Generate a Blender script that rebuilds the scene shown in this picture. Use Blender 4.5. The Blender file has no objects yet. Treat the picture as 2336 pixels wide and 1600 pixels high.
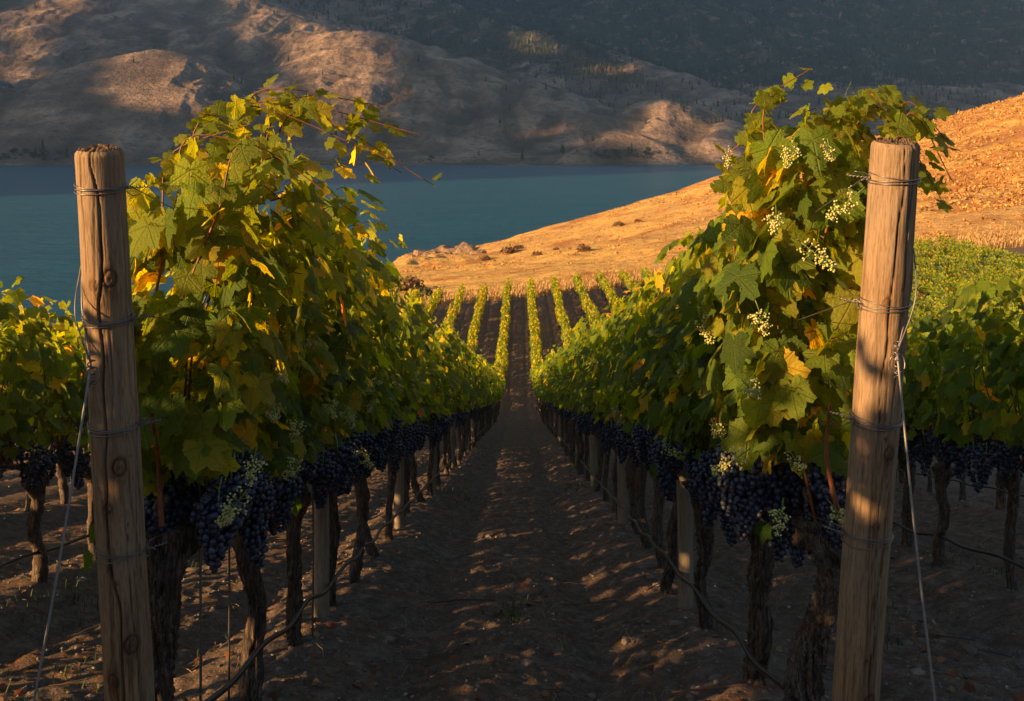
import bpy, math, random
import numpy as np
from mathutils import Vector, Matrix
R = math.radians
PI = math.pi
scn = bpy.context.scene
COL = scn.collection

# ------------------------------------------------------------------ camera, sky, sun
F = 2259.0           # focal length in reference units; the camera looks level along +Y
cd = bpy.data.cameras.new('camera')
cam = bpy.data.objects.new('camera', cd); COL.objects.link(cam)
cam.location = (0, 0, 0); cam.rotation_euler = (R(90), 0, 0)
cd.sensor_width = 36; cd.lens = 35
cd.shift_x = -0.0077; cd.shift_y = -0.2306
cd.clip_start = 0.05; cd.clip_end = 20000
cd.dof.use_dof = True; cd.dof.focus_distance = 4.2; cd.dof.aperture_fstop = 14.0
scn.camera = cam

SUN_EL, SUN_BACK = 15.0, 30.0      # elevation; degrees behind square-left
w = bpy.data.worlds.new("World"); scn.world = w; w.use_nodes = True
nt = w.node_tree
sky = nt.nodes.new('ShaderNodeTexSky'); sky.sky_type = 'NISHITA'; sky.sun_disc = False
sky.sun_elevation = R(SUN_EL); sky.sun_rotation = R(270 - SUN_BACK)
sky.air_density = 1.2; sky.dust_density = 0.8; sky.ozone_density = 1.6
bg = nt.nodes['Background']; bg.inputs['Strength'].default_value = 0.052
nt.links.new(sky.outputs[0], bg.inputs['Color'])
sl = bpy.data.lights.new('sun', 'SUN'); sl.energy = 5.0; sl.angle = R(0.5); sl.color = (1.0, 0.59, 0.245)
sun = bpy.data.objects.new('sun', sl); COL.objects.link(sun)
sdir = Vector((-math.cos(R(SUN_BACK))*math.cos(R(SUN_EL)), -math.sin(R(SUN_BACK))*math.cos(R(SUN_EL)), math.sin(R(SUN_EL))))
sun.rotation_euler = sdir.to_track_quat('Z', 'Y').to_euler()
scn.view_settings.view_transform = 'Standard'; scn.view_settings.look = 'None'
scn.view_settings.exposure = 1.3; scn.view_settings.gamma = 1.0
scn.render.resolution_x = 1024; scn.render.resolution_y = 701
try:
    scn.cycles.transparent_max_bounces = 8; scn.cycles.max_bounces = 8
except Exception: pass

# ------------------------------------------------------------------ helpers
def P(px, py, d):                       # bearing (reference units) and distance -> world point
    return np.array([(px-1180)*d/F, d, -(py-260)*d/F])

def hsh(ix, iy, iz=0, seed=0):
    n = (ix*374761393 + iy*668265263 + iz*2147483647 + seed*1274126177) & 0xffffffff
    n = ((n ^ (n >> 13)) * 1274126177) & 0xffffffff
    n = (n ^ (n >> 16)) & 0xffffff
    return n / float(0xffffff)
def vnoise(x, y, z=None, seed=0):       # value noise 0..1
    x = np.asarray(x, float); y = np.asarray(y, float)
    if z is None: z = np.zeros_like(x)
    x, y, z = np.broadcast_arrays(x, y, z)
    ix = np.floor(x).astype(np.int64); iy = np.floor(y).astype(np.int64); iz = np.floor(z).astype(np.int64)
    fx = x-ix; fy = y-iy; fz = z-iz
    fx = fx*fx*fx*(fx*(fx*6-15)+10); fy = fy*fy*fy*(fy*(fy*6-15)+10); fz = fz*fz*(3-2*fz)
    def L(k):
        a = hsh(ix, iy, iz+k, seed); b = hsh(ix+1, iy, iz+k, seed)
        c = hsh(ix, iy+1, iz+k, seed); d = hsh(ix+1, iy+1, iz+k, seed)
        return (a+(b-a)*fx)*(1-fy) + (c+(d-c)*fx)*fy
    l0 = L(0)
    if not np.any(fz): return l0
    return l0*(1-fz) + L(1)*fz
def fbm(x, y, z=None, oct=4, seed=0, gain=.5, lac=2.03):
    s = 0; a = 1; t = 0
    for o in range(oct):
        s = s + a*(vnoise(x, y, z, seed+o*17)-.5); t += a; a *= gain
        x = x*lac+11.3; y = y*lac+5.7
        if z is not None: z = z*lac
    return s/t*2
def ridged(x, y, oct=4, seed=0):
    s = 0; a = 1; t = 0
    for o in range(oct):
        s = s + a*(1-np.abs(vnoise(x, y, None, seed+o*13)*2-1)*1.0); t += a; a *= .5
        x = x*2.1+3.1; y = y*2.1+7.7
    return s/t
def sstep(a, b, x):
    t = np.clip((x-a)/(b-a), 0, 1); return t*t*(3-2*t)

def mesh_np(name, V, faces, mats=(), smooth=True, cols=None, uvs=None, fmat=None):
    """V (n,3); faces: array (m,k) or list of such arrays."""
    me = bpy.data.meshes.new(name)
    if not isinstance(faces, (list, tuple)): faces = [faces]
    faces = [np.asarray(f, np.int32) for f in faces if len(f)]
    V = np.asarray(V, np.float32)
    nl = sum(f.size for f in faces); nf = sum(len(f) for f in faces)
    me.vertices.add(len(V)); me.vertices.foreach_set('co', V.ravel())
    me.loops.add(nl); me.polygons.add(nf)
    me.loops.foreach_set('vertex_index', np.concatenate([f.ravel() for f in faces]))
    tot = np.concatenate([np.full(len(f), f.shape[1], np.int32) for f in faces])
    st = np.concatenate([[0], np.cumsum(tot)[:-1]]).astype(np.int32)
    me.polygons.foreach_set('loop_start', st)
    me.polygons.foreach_set('use_smooth', np.full(nf, smooth))
    if fmat is not None: me.polygons.foreach_set('material_index', np.asarray(fmat, np.int32))
    for m in mats: me.materials.append(m)
    if cols is not None:
        for an, c in cols.items():
            c = np.asarray(c, np.float32)
            if c.ndim == 1: c = np.stack([c, c, c], 1)
            c4 = np.concatenate([c, np.ones((len(c), 1), np.float32)], 1)
            at = me.attributes.new(an, 'FLOAT_COLOR', 'POINT'); at.data.foreach_set('color', c4.ravel())
    if uvs is not None:
        at = me.attributes.new('leafuv', 'FLOAT_VECTOR', 'POINT')
        at.data.foreach_set('vector', np.asarray(uvs, np.float32).ravel())
    me.update(); me.validate()
    return me
def link(name, me, parent=None, loc=None):
    o = bpy.data.objects.new(name, me); COL.objects.link(o)
    if parent: o.parent = parent
    if loc is not None: o.location = loc
    return o
def tag(o, label=None, cat=None, group=None, kind=None):
    if label: o['label'] = label
    if cat: o['category'] = cat
    if group: o['group'] = group
    if kind: o['kind'] = kind
    return o
def empty(name, loc): 
    o = bpy.data.objects.new(name, None); COL.objects.link(o); o.location = loc; o.empty_display_size = .1
    return o

def link_pieces(acc, name, mats, parent):
    for V, F_, C in acc.P:
        V = np.asarray(V); link(name, mesh_np(name, V, F_ if isinstance(F_, (list, tuple)) else [F_], mats, True, {'tint': C}), parent)
class Acc:                              # accumulates pieces into one mesh
    def __init__(s): s.V = []; s.F = {3: [], 4: []}; s.n = 0; s.C = []; s.U = []; s.P = []
    def add(s, V, faces, col=None, uv=None):
        V = np.array(V, float)
        if len(V) < 400 and s.n < 4000: s.P.append((V, faces, np.broadcast_to(np.asarray(col if col is not None else (1, 1, 1), float), (len(V), 3))))
        if not isinstance(faces, (list, tuple)): faces = [faces]
        for f in faces:
            f = np.asarray(f)
            if len(f): s.F[f.shape[1]].append(f + s.n)
        s.V.append(V); s.n += len(V)
        s.C.append(np.broadcast_to(np.asarray(col if col is not None else (1, 1, 1), float), (len(V), 3)))
        s.U.append(uv if uv is not None else np.zeros((len(V), 3)))
    def mesh(s, name, mats, smooth=True, cname='tint'):
        fs = [np.concatenate(s.F[k]) for k in (3, 4) if s.F[k]]
        return mesh_np(name, np.concatenate(s.V), fs, mats, smooth, {cname: np.concatenate(s.C)}, np.concatenate(s.U))

def grid_faces(nr, nc, wrap=False):
    r = np.arange(nr-1)[:, None]; c = np.arange(nc if wrap else nc-1)[None, :]
    c2 = (c+1) % nc
    a = r*nc+c; b = r*nc+c2; d = (r+1)*nc+c; e = (r+1)*nc+c2
    return np.stack([a, b, e, d], -1).reshape(-1, 4)
def tube(path, radii, n=10, disp=None, cap=True):
    """tube along a path; disp(t, ang, path) -> added radius"""
    path = np.asarray(path, float); m = len(path)
    radii = np.broadcast_to(np.asarray(radii, float), (m,))
    T = np.gradient(path, axis=0); T /= np.linalg.norm(T, axis=1)[:, None]+1e-9
    ref = np.array([1., 0, 0]) if abs(T[0][0]) < .8 else np.array([0, 1., 0])
    N = np.zeros_like(T); prev = ref
    for i in range(m):
        v = prev - T[i]*np.dot(prev, T[i]); v /= np.linalg.norm(v)+1e-9; N[i] = v; prev = v
    B = np.cross(T, N)
    a = np.linspace(0, 2*PI, n, endpoint=False)
    rr = radii[:, None] * np.ones(n)[None, :]
    if disp is not None: rr = rr + disp(np.arange(m)[:, None]/(m-1.), a[None, :], path)
    V = path[:, None, :] + rr[..., None]*(N[:, None, :]*np.cos(a)[None, :, None] + B[:, None, :]*np.sin(a)[None, :, None])
    V = V.reshape(-1, 3); Fq = grid_faces(m, n, True); fs = [Fq]
    if cap:
        k = len(V); V = np.concatenate([V, path[:1], path[-1:]])
        i = np.arange(n); j = (i+1) % n
        fs.append(np.concatenate([np.stack([np.full(n, k), j, i], 1), np.stack([np.full(n, k+1), (m-1)*n+i, (m-1)*n+j], 1)]))
    return V, fs
def bez(pts, n):                        # Catmull-Rom through points
    p = np.asarray(pts, float); p = np.concatenate([[2*p[0]-p[1]], p, [2*p[-1]-p[-2]]])
    out = []; seg = len(p)-3
    for t in np.linspace(0, seg-1e-6, n):
        i = int(t); u = t-i; a, b, c, d = p[i], p[i+1], p[i+2], p[i+3]
        out.append(.5*((2*b)+(-a+c)*u+(2*a-5*b+4*c-d)*u*u+(-a+3*b-3*c+d)*u**3))
    return np.array(out)
_ico = {}
def ico(sub):
    if sub not in _ico:
        import bmesh
        bm = bmesh.new(); bmesh.ops.create_icosphere(bm, subdivisions=sub, radius=1)
        V = np.array([v.co[:] for v in bm.verts]); Fc = np.array([[v.index for v in f.verts] for f in bm.faces]); bm.free()
        _ico[sub] = (V, Fc)
    return _ico[sub]

# ------------------------------------------------------------------ materials
class NB:
    def __init__(s, name):
        s.m = bpy.data.materials.new(name); s.m.use_nodes = True; s.t = s.m.node_tree; s.t.nodes.clear()
        s.out = s.n('ShaderNodeOutputMaterial')
    def n(s, typ, **kw):
        nd = s.t.nodes.new(typ)
        for k, v in kw.items(): setattr(nd, k, v)
        return nd
    def l(s, a, b): s.t.links.new(a, b)
    def put(s, sock, v):
        if hasattr(v, 'is_linked') or hasattr(v, 'links'): s.l(v, sock)
        else:
            if isinstance(v, (tuple, list)) and len(v) == 3 and sock.type == 'RGBA': v = (*v, 1)
            sock.default_value = v
    def coord(s, which='Object', scale=(1, 1, 1), rot=(0, 0, 0)):
        tc = s.n('ShaderNodeTexCoord'); mp = s.n('ShaderNodeMapping')
        mp.inputs['Scale'].default_value = scale; mp.inputs['Rotation'].default_value = rot
        s.l(tc.outputs[which], mp.inputs['Vector']); return mp.outputs[0]
    def noise(s, vec, scale, detail=4, rough=.55, dist=0):
        nd = s.n('ShaderNodeTexNoise'); s.l(vec, nd.inputs['Vector'])
        nd.inputs['Scale'].default_value = scale; nd.inputs['Detail'].default_value = detail
        nd.inputs['Roughness'].default_value = rough; nd.inputs['Distortion'].default_value = dist
        return nd.outputs[0]
    def voro(s, vec, scale, feature='F1', out='Distance', rnd=1):
        nd = s.n('ShaderNodeTexVoronoi', feature=feature); s.l(vec, nd.inputs['Vector'])
        nd.inputs['Scale'].default_value = scale; nd.inputs['Randomness'].default_value = rnd
        return nd.outputs[out]
    def ramp(s, fac, stops, interp='LINEAR'):
        nd = s.n('ShaderNodeValToRGB'); nd.color_ramp.interpolation = interp
        el = nd.color_ramp.elements
        while len(el) < len(stops): el.new(.5)
        for e, (p, c) in zip(el, stops):
            e.position = p; e.color = (c, c, c, 1) if not isinstance(c, (tuple, list)) else (*c, 1)
        s.l(fac, nd.inputs[0]); return nd.outputs[0]
    def mix(s, fac, a, b, mode='MIX'):
        nd = s.n('ShaderNodeMix', data_type='RGBA', blend_type=mode)
        s.put(nd.inputs[0], fac); s.put(nd.inputs[6], a); s.put(nd.inputs[7], b); return nd.outputs[2]
    def math(s, op, a, b=0.0, c=None, clamp=False):
        nd = s.n('ShaderNodeMath', operation=op); nd.use_clamp = clamp
        s.put(nd.inputs[0], a); s.put(nd.inputs[1], b)
        if c is not None: s.put(nd.inputs[2], c)
        return nd.outputs[0]
    def attr(s, name, out='Color'):
        nd = s.n('ShaderNodeAttribute'); nd.attribute_name = name; return nd.outputs[out]
    def bump(s, h, strength=.5, dist=.01, normal=None):
        nd = s.n('ShaderNodeBump'); s.l(h, nd.inputs['Height'])
        nd.inputs['Strength'].default_value = strength; nd.inputs['Distance'].default_value = dist
        if normal is not None: s.l(normal, nd.inputs['Normal'])
        return nd.outputs[0]
    def bsdf(s, color, rough=.8, spec=.3, normal=None, metal=0, **kw):
        nd = s.n('ShaderNodeBsdfPrincipled')
        s.put(nd.inputs['Base Color'], color); s.put(nd.inputs['Roughness'], rough)
        nd.inputs['Specular IOR Level'].default_value = spec; nd.inputs['Metallic'].default_value = metal
        for k, v in kw.items(): s.put(nd.inputs[k], v)
        if normal is not None: s.l(normal, nd.inputs['Normal'])
        return nd.outputs[0]
    def done(s, sh): s.l(sh, s.out.inputs['Surface']); return s.m

def mat_leaf(name, veins=True, trans=.62):
    b = NB(name)
    tint = b.attr('tint'); col = tint
    if veins:
        uv = b.attr('leafuv', 'Vector')
        sep = b.n('ShaderNodeSeparateXYZ'); b.l(uv, sep.inputs[0])
        best = None
        for a in (0, 55, -55, 112, -112):
            sx, cy = math.sin(R(a)), math.cos(R(a))
            d = b.math('ABSOLUTE', b.math('SUBTRACT', b.math('MULTIPLY', sep.outputs[0], cy), b.math('MULTIPLY', sep.outputs[1], sx)))
            al = b.math('ADD', b.math('MULTIPLY', sep.outputs[0], sx), b.math('MULTIPLY', sep.outputs[1], cy))
            d = b.math('ADD', d, b.math('MULTIPLY', b.math('LESS_THAN', al, 0.0), 1.0))
            best = d if best is None else b.math('MINIMUM', best, d)
        v = b.math('SUBTRACT', 1.0, b.math('MULTIPLY', best, 28.0), clamp=True)
        nz = b.noise(uv, 7, 3)
        col = b.mix(b.math('MULTIPLY', nz, .5), col, b.mix(1, col, (.55, .6, .4), 'MULTIPLY'))
        col = b.mix(b.math('MULTIPLY', v, .45), col, (.22, .26, .09))
        nrm = b.bump(b.math('SUBTRACT', b.noise(uv, 9, 3), b.math('MULTIPLY', v, .6)), .55, .02)
    else:
        nrm = None
    geo = b.n('ShaderNodeNewGeometry')
    front = col
    back = b.mix(1, b.mix(.35, col, (.13, .15, .09)), (1.25, 1.25, 1.25), 'MULTIPLY')
    cc = b.mix(geo.outputs['Backfacing'], front, back)
    pb = b.bsdf(cc, .5, .35, nrm)
    tr = b.n('ShaderNodeBsdfTranslucent')
    b.l(b.mix(1, col, (2.7, 1.9, .18), 'MULTIPLY'), tr.inputs['Color'])
    if nrm is not None: b.l(nrm, tr.inputs['Normal'])
    mx = b.n('ShaderNodeMixShader'); mx.inputs[0].default_value = trans
    b.l(pb, mx.inputs[1]); b.l(tr.outputs[0], mx.inputs[2])
    return b.done(mx.outputs[0])
M = {}
M['leaf'] = mat_leaf('vine_leaf'); M['leaf_far'] = mat_leaf('vine_leaf_far', False)

def mat_wood(name, base, dark, gray):
    b = NB(name); v = b.coord('Object', (1, 1, .05))
    g = b.noise(v, 75, 6, .65, .6); g2 = b.noise(b.coord('Object', (1, 1, .12)), 190, 3, .6)
    c = b.mix(b.ramp(g, [(.34, 0), (.60, 1)]), dark, base)
    c = b.mix(b.ramp(b.noise(b.coord('Object', (1, 1, .4)), 6, 3), [(.36, .15), (.6, 1)]), c, b.mix(.65, c, gray))
    blot = b.noise(b.coord('Object', (1, 1, .3)), 22, 4)
    c = b.mix(b.ramp(blot, [(.58, 0), (.75, .55)]), c, tuple(x*.45 for x in base))
    c = b.mix(1, c, b.attr('tint'), 'MULTIPLY')
    c = b.mix(b.ramp(g2, [(.34, .6), (.5, 0)]), c, dark)
    h = b.math('ADD', g, b.math('MULTIPLY', g2, .6))
    return b.done(b.bsdf(c, .8, .22, b.bump(h, .6, .006)))
M['post'] = mat_wood('weathered_wood', (.40, .255, .135), (.13, .078, .042), (.30, .225, .16))
M['linepost'] = mat_wood('line_post_wood', (.34, .26, .18), (.16, .11, .075), (.30, .27, .23))

def mat_bark():
    b = NB('vine_bark'); v = b.coord('Object', (1, 1, .14))
    g = b.noise(v, 90, 6, .7, 1.2); 
    c = b.ramp(g, [(.3, (.018, .014, .012)), (.47, (.08, .060, .049)), (.64, (.27, .21, .17))])
    c = b.mix(b.ramp(b.noise(b.coord(), 9, 3), [(.45, 0), (.7, .6)]), c, (.10, .06, .04))
    c = b.mix(1, c, b.attr('tint'), 'MULTIPLY')
    return b.done(b.bsdf(c, .88, .2, b.bump(g, .9, .012)))
M['bark'] = mat_bark()
def mat_cane():
    b = NB('vine_cane'); g = b.noise(b.coord('Object', (1, 1, .2)), 60, 3)
    c = b.ramp(g, [(.3, (.13, .035, .015)), (.7, (.30, .10, .035))])
    return b.done(b.bsdf(b.mix(1, c, b.attr('tint'), 'MULTIPLY'), .5, .4))
M['cane'] = mat_cane()
def mat_grape():
    b = NB('grape_skin'); v = b.coord()
    bloom = b.noise(v, 55, 3, .6)
    c = b.mix(b.ramp(bloom, [(.35, 0.0), (.7, .85)]), (.008, .010, .022), (.080, .105, .185))
    c = b.mix(1, c, b.attr('tint'), 'MULTIPLY')
    return b.done(b.bsdf(c, b.ramp(bloom, [(.3, .28), (.7, .6)]), .5))
M['grape'] = mat_grape()
def mat_flower():
    b = NB('flower_bud'); return b.done(b.bsdf(b.attr('tint'), .5, .4))
M['flower'] = mat_flower()
def mat_plain(name, c, rough, metal=0, spec=.5, nscale=40):
    b = NB(name); g = b.noise(b.coord(), nscale, 3)
    return b.done(b.bsdf(b.mix(g, tuple(x*.6 for x in c), tuple(min(1, x*1.35) for x in c)), rough, spec, None, metal))
M['wire'] = mat_plain('galvanised_wire', (.22, .20, .19), .42, .75)
M['cable'] = mat_plain('guy_cable', (.24, .23, .23), .5, .5)
M['hose'] = mat_plain('drip_hose', (.02, .02, .023), .42)
M['stake'] = mat_plain('metal_stake', (.15, .14, .12), .6, .3)
def mat_soil():
    b = NB('soil'); v = b.coord()
    n1 = b.noise(v, .9, 5, .6); n2 = b.noise(v, 9, 6, .7); n3 = b.noise(v, 60, 4, .7)
    c = b.ramp(n2, [(.3, (.070, .050, .039)), (.52, (.165, .122, .094)), (.72, (.32, .245, .19))])
    c = b.mix(b.ramp(n1, [(.42, 0), (.62, .5)]), c, (.15, .10, .072))
    peb = b.voro(v, 34); c = b.mix(b.ramp(peb, [(.10, .55), (.2, 0)]), c, (.36, .32, .28))
    c = b.mix(b.ramp(n3, [(.35, .5), (.5, 0)]), c, (.05, .036, .03))
    litter = b.math('MULTIPLY', b.ramp(b.noise(v, 26, 5, .75), [(.56, 0), (.62, 1)]), b.ramp(b.noise(v, 1.3, 3), [(.48, 0), (.6, 1)]))
    c = b.mix(litter, c, (.30, .12, .05))
    h = b.math('ADD', b.math('MULTIPLY', n2, .9), b.math('MULTIPLY', n3, .45))
    return b.done(b.bsdf(c, .95, .12, b.bump(h, .8, .03)))
M['soil'] = mat_soil()
M['clod'] = mat_plain('soil_clod', (.17, .125, .10), .95, 0, .1, 30)
def mat_tint(name, rough=.8, spec=.2, trans=0):
    b = NB(name); c = b.attr('tint'); pb = b.bsdf(c, rough, spec)
    if trans:
        tr = b.n('ShaderNodeBsdfTranslucent'); b.l(c, tr.inputs['Color'])
        mx = b.n('ShaderNodeMixShader'); mx.inputs[0].default_value = trans
        b.l(pb, mx.inputs[1]); b.l(tr.outputs[0], mx.inputs[2]); pb = mx.outputs[0]
    return b.done(pb)
M['tint'] = mat_tint('litter'); M['plant'] = mat_tint('small_plant', .6, .3, .3)
def mat_hill():
    b = NB('golden_grass'); v = b.coord()
    n1 = b.noise(v, .035, 5, .6); n2 = b.noise(b.coord('Object', (1, 1, 1)), .35, 6, .65); n3 = b.noise(v, 2.2, 4, .7)
    c = b.ramp(n2, [(.3, (.52, .29, .075)), (.55, (.82, .49, .135)), (.75, (.90, .60, .19))])
    c = b.mix(b.ramp(n1, [(.45, 0), (.65, .55)]), c, (.45, .26, .12))
    c = b.mix(b.ramp(n3, [(.35, .5), (.55, 0)]), c, (.25, .14, .065))
    sh = b.attr('tint'); c = b.mix(1, c, sh, 'MULTIPLY')
    return b.done(b.bsdf(c, .9, .1, b.bump(b.math('ADD', n2, b.math('MULTIPLY', n3, .3)), .8, .9)))
M['hill'] = mat_hill()
def mat_mtn():
    b = NB('dry_mountain'); v = b.coord()
    n2 = b.noise(v, .012, 6, .62); n3 = b.noise(v, .09, 4, .7)
    c = b.ramp(n2, [(.3, (.085, .062, .048)), (.5, (.185, .132, .098)), (.66, (.42, .30, .21))])
    sp = b.voro(v, .055); c = b.mix(b.ramp(sp, [(.16, .7), (.32, 0)]), c, (.10, .085, .055))
    c = b.mix(b.ramp(n3, [(.35, .45), (.52, 0)]), c, (.14, .10, .07))
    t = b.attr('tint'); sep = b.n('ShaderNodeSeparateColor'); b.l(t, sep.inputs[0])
    c = b.mix(b.math('MULTIPLY', sep.outputs[2], .55), c, (.060, .050, .036))  # painted relief shade in the hollows
    fn = b.noise(v, .02, 5, .75)
    fm = b.math('MULTIPLY_ADD', fn, 1.6, b.math('SUBTRACT', sep.outputs[0], 1.58))
    fm = b.ramp(fm, [(.0, 0), (.16, 1)])
    fc = b.ramp(b.voro(v, .12), [(.1, (.016, .026, .018)), (.7, (.045, .058, .036))])
    c = b.mix(fm, c, fc)
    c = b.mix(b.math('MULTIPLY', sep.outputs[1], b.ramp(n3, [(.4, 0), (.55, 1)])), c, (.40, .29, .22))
    return b.done(b.bsdf(c, .95, .05, b.bump(b.math('ADD', n3, b.math('MULTIPLY', n2, 2.0)), .9, 5.0)))
M['mtn'] = mat_mtn()
def mat_water():
    b = NB('lake_water'); v = b.coord('Object', (.25, 1, 1))
    h = b.noise(v, .35, 5, .65); h2 = b.noise(v, .03, 3)
    st = b.noise(b.coord('Object', (.012, .10, 1)), 1.0, 5, .65)
    c = b.mix(b.ramp(st, [(.35, 0), (.65, 1)]), (.010, .064, .106), (.017, .098, .148))
    return b.done(b.bsdf(c, .30, .22, b.bump(b.math('ADD', h, b.noise(b.coord('Object', (.08, .5, 1)), .5, 3)), .9, 1.2), IOR=1.33))
M['water'] = mat_water()
def mat_rock():
    b = NB('ochre_rock'); v = b.coord()
    n = b.noise(v, .5, 6, .7); c = b.ramp(n, [(.3, (.14, .09, .06)), (.6, (.36, .24, .15)), (.8, (.5, .36, .24))])
    return b.done(b.bsdf(c, .9, .15, b.bump(n, .8, .8)))
M['rock'] = mat_rock()

# ------------------------------------------------------------------ terrain
H0, SL = 1.38, .279
LAKE = -62.0
XL, XR, RS = -1.15, 1.02, 2.17
FIELD_Y = 96.0
def field_z(x, y):
    x = np.asarray(x, float); y = np.asarray(y, float)
    sp = np.logaddexp(0, (y-54)/3.0)*3.0
    z = -H0 - SL*y + (SL-.03)*sp
    cs = sstep(12, 62, y); xp = np.clip(x, 0, 60)
    return z + cs*.102*x + 0*xp
zr_x = [-400, -80, -45, -35, -28, -2, 31, 44, 70, 126, 152, 250, 600]
zr_z = [-140, -78, -62, -50, -44.5, -37, -28, -24, -15.3, -.6, 5.4, 28, 110]
def hill_z(x, y):
    x = np.asarray(x, float); y = np.asarray(y, float)
    zf = field_z(np.clip(x, -60, 80), FIELD_Y) + np.where(x > 80, (x-80)*.25, 0) + np.where(x < -60, (x+60)*.4, 0)
    zr = np.interp(x, zr_x, zr_z)
    t = np.clip((y-FIELD_Y)/204., 0, 1)
    z = zf*(1-t) + zr*t
    z = z - np.clip(y-300, 0, None)*.42
    k = sstep(FIELD_Y, FIELD_Y+30, y)
    z = z + k*(fbm(x/38, y/38, oct=4, seed=5)*2.3 + fbm(x/6, y/6, oct=3, seed=8)*.35)
    rk = np.exp(-((x+24)/13)**2 - ((y-240)/45)**2)       # rocky tip
    z = z + rk*(ridged(x/9, y/16, 4, 3)*5.0-1.5)
    return z
def row_x(i): return XL + (i+1)*RS if i < 0 else XR + i*RS   # i=-1 first left, i=0 first right

def gz(x, y):
    """full ground height with soil relief"""
    z = field_z(x, y)
    ph = (x - XR)/RS; fr = ph - np.floor(ph)                 # 0 at the row, .5 mid lane
    ber = .07*np.exp(-(np.minimum(fr, 1-fr)*RS/.32)**2)
    rut = -.055*(np.exp(-((fr-.27)*RS/.17)**2) + np.exp(-((fr-.73)*RS/.17)**2))
    wob = fbm(x/1.1+3, y/1.6, oct=3, seed=21)*.04
    cl = np.clip(fbm(x/.30, y/.34, oct=3, seed=31, gain=.6), -.5, 1)*.020 + fbm(x/.07, y/.08, oct=3, seed=33, gain=.65)*.024
    cl2 = np.clip(vnoise(x/.075, y/.075, seed=41)-.55, 0, 1)*.05*sstep(.35, .6, vnoise(x/.7, y/.7, seed=44))
    return z + ber + rut + wob + cl + cl2

def axis(segs):
    out = []
    for a, b, s in segs: out.append(np.arange(a, b, s))
    out.append([segs[-1][1]]); return np.concatenate(out)
xs = axis([(-420, -60, 12), (-60, -14, 1.2), (-14, -6, .12), (-6, -2.5, .05), (-2.5, 2.5, .022), (2.5, 6, .05), (6, 14, .12), (14, 70, 1.2), (70, 420, 12)])
ys = axis([(-40, 1.5, 1.0), (1.5, 4, .05), (4, 8, .022), (8, 14, .035), (14, 26, .07), (26, 60, .25), (60, FIELD_Y, .8)])
X, Y = np.meshgrid(xs, ys)
me = mesh_np('ground', np.stack([X, Y, gz(X, Y)], -1).reshape(-1, 3), grid_faces(len(ys), len(xs)), [M['soil']])
tag(link('ground', me), kind='structure')
xs = axis([(-420, -60, 8), (-60, 170, .8), (170, 420, 8)]); ys = axis([(FIELD_Y-6, 330, .8), (330, 420, 8)])
X, Y = np.meshgrid(xs, ys)
Z = hill_z(X, Y) - .35*(1-sstep(FIELD_Y-1, FIELD_Y+1.5, Y))
shr = sstep(.1, .5, fbm(X/9, Y/7, oct=4, seed=61) + sstep(20, 120, X)*.35)
tn = np.stack([1-.22*shr, 1-.38*shr, 1-.42*shr], -1).reshape(-1, 3)
me = mesh_np('golden_hillside', np.stack([X, Y, Z], -1).reshape(-1, 3), grid_faces(len(ys), len(xs)), [M['hill']], True, {'tint': tn})
tag(link('golden_hillside', me), kind='structure')
# lake
me = mesh_np('lake', [(-4000, 120, LAKE), (4000, 120, LAKE), (4000, 1500, LAKE), (-4000, 1500, LAKE)], np.array([[0, 1, 2, 3]]), [M['water']], False)
tag(link('lake', me), kind='structure')

# mountains: height field as the upper envelope of ridges
def seg_env(X, Y, pts, slope, power=1.0):
    best = np.full(X.shape, -1e9)
    for a, b in zip(pts[:-1], pts[1:]):
        ax, ay, az = a; bx, by, bz = b
        dx, dy = bx-ax, by-ay; L2 = dx*dx+dy*dy
        t = np.clip(((X-ax)*dx+(Y-ay)*dy)/L2, 0, 1)
        d = np.hypot(X-(ax+t*dx), Y-(ay+t*dy))
        best = np.maximum(best, az+t*(bz-az) - slope*(np.sqrt(d*d+35**2)-35))
    return best
RIDGES = [
 ([(300,-70,2900),(420,-70,2700),(540,0,2400),(620,32,2250),(700,70,2120),(790,80,2000),(870,82,1900),(1000,130,1800),(1110,175,1720),(1200,205,1640),(1330,260,1500),(1440,318,1360),(1500,368,1260)], .36),
 ([(870,82,1900),(852,150,1740),(835,235,1580),(800,300,1430)], .62),
 ([(620,32,2250),(640,120,2050),(655,190,1900)], .55),
 ([(640,228,1800),(560,188,1740),(420,150,1660),(330,117,1600),(275,128,1560),(250,200,1490)], .48),
 ([(-300,-70,2700),(0,-60,2500),(170,-20,2350),(150,55,2200),(80,110,2050),(10,180,1850),(-60,260,1600)], .42),
 ([(170,-20,2350),(330,60,2250),(480,150,2150)], .42),
 ([(-200,140,1500),(0,215,1420),(110,265,1360),(210,305,1310),(290,345,1270)], .30),
 ([(500,-70,4200),(1000,-70,3900),(1500,-70,4200),(2000,-70,4300),(2700,-70,4300)], .42),
 ([(820,-60,3200),(1100,45,2800),(1300,95,2550),(1480,155,2300),(1640,205,2050),(1760,240,1850),(1800,280,1600)], .40),
 ([(1500,-60,3400),(1760,60,3000),(1950,150,2600),(2100,215,2200),(2250,290,1800)], .38),
 ([(2000,-70,3500),(2300,20,3100),(2500,130,2600)], .38),
 ([(1760,240,1850),(1600,248,1620),(1510,230,1530),(1478,300,1400)], .6),
 ([(1600,248,1620),(1640,285,1440),(1625,330,1300)], .6),
 ([(1460,318,1330),(1420,302,1300),(1375,318,1270)], .5),
]
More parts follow.
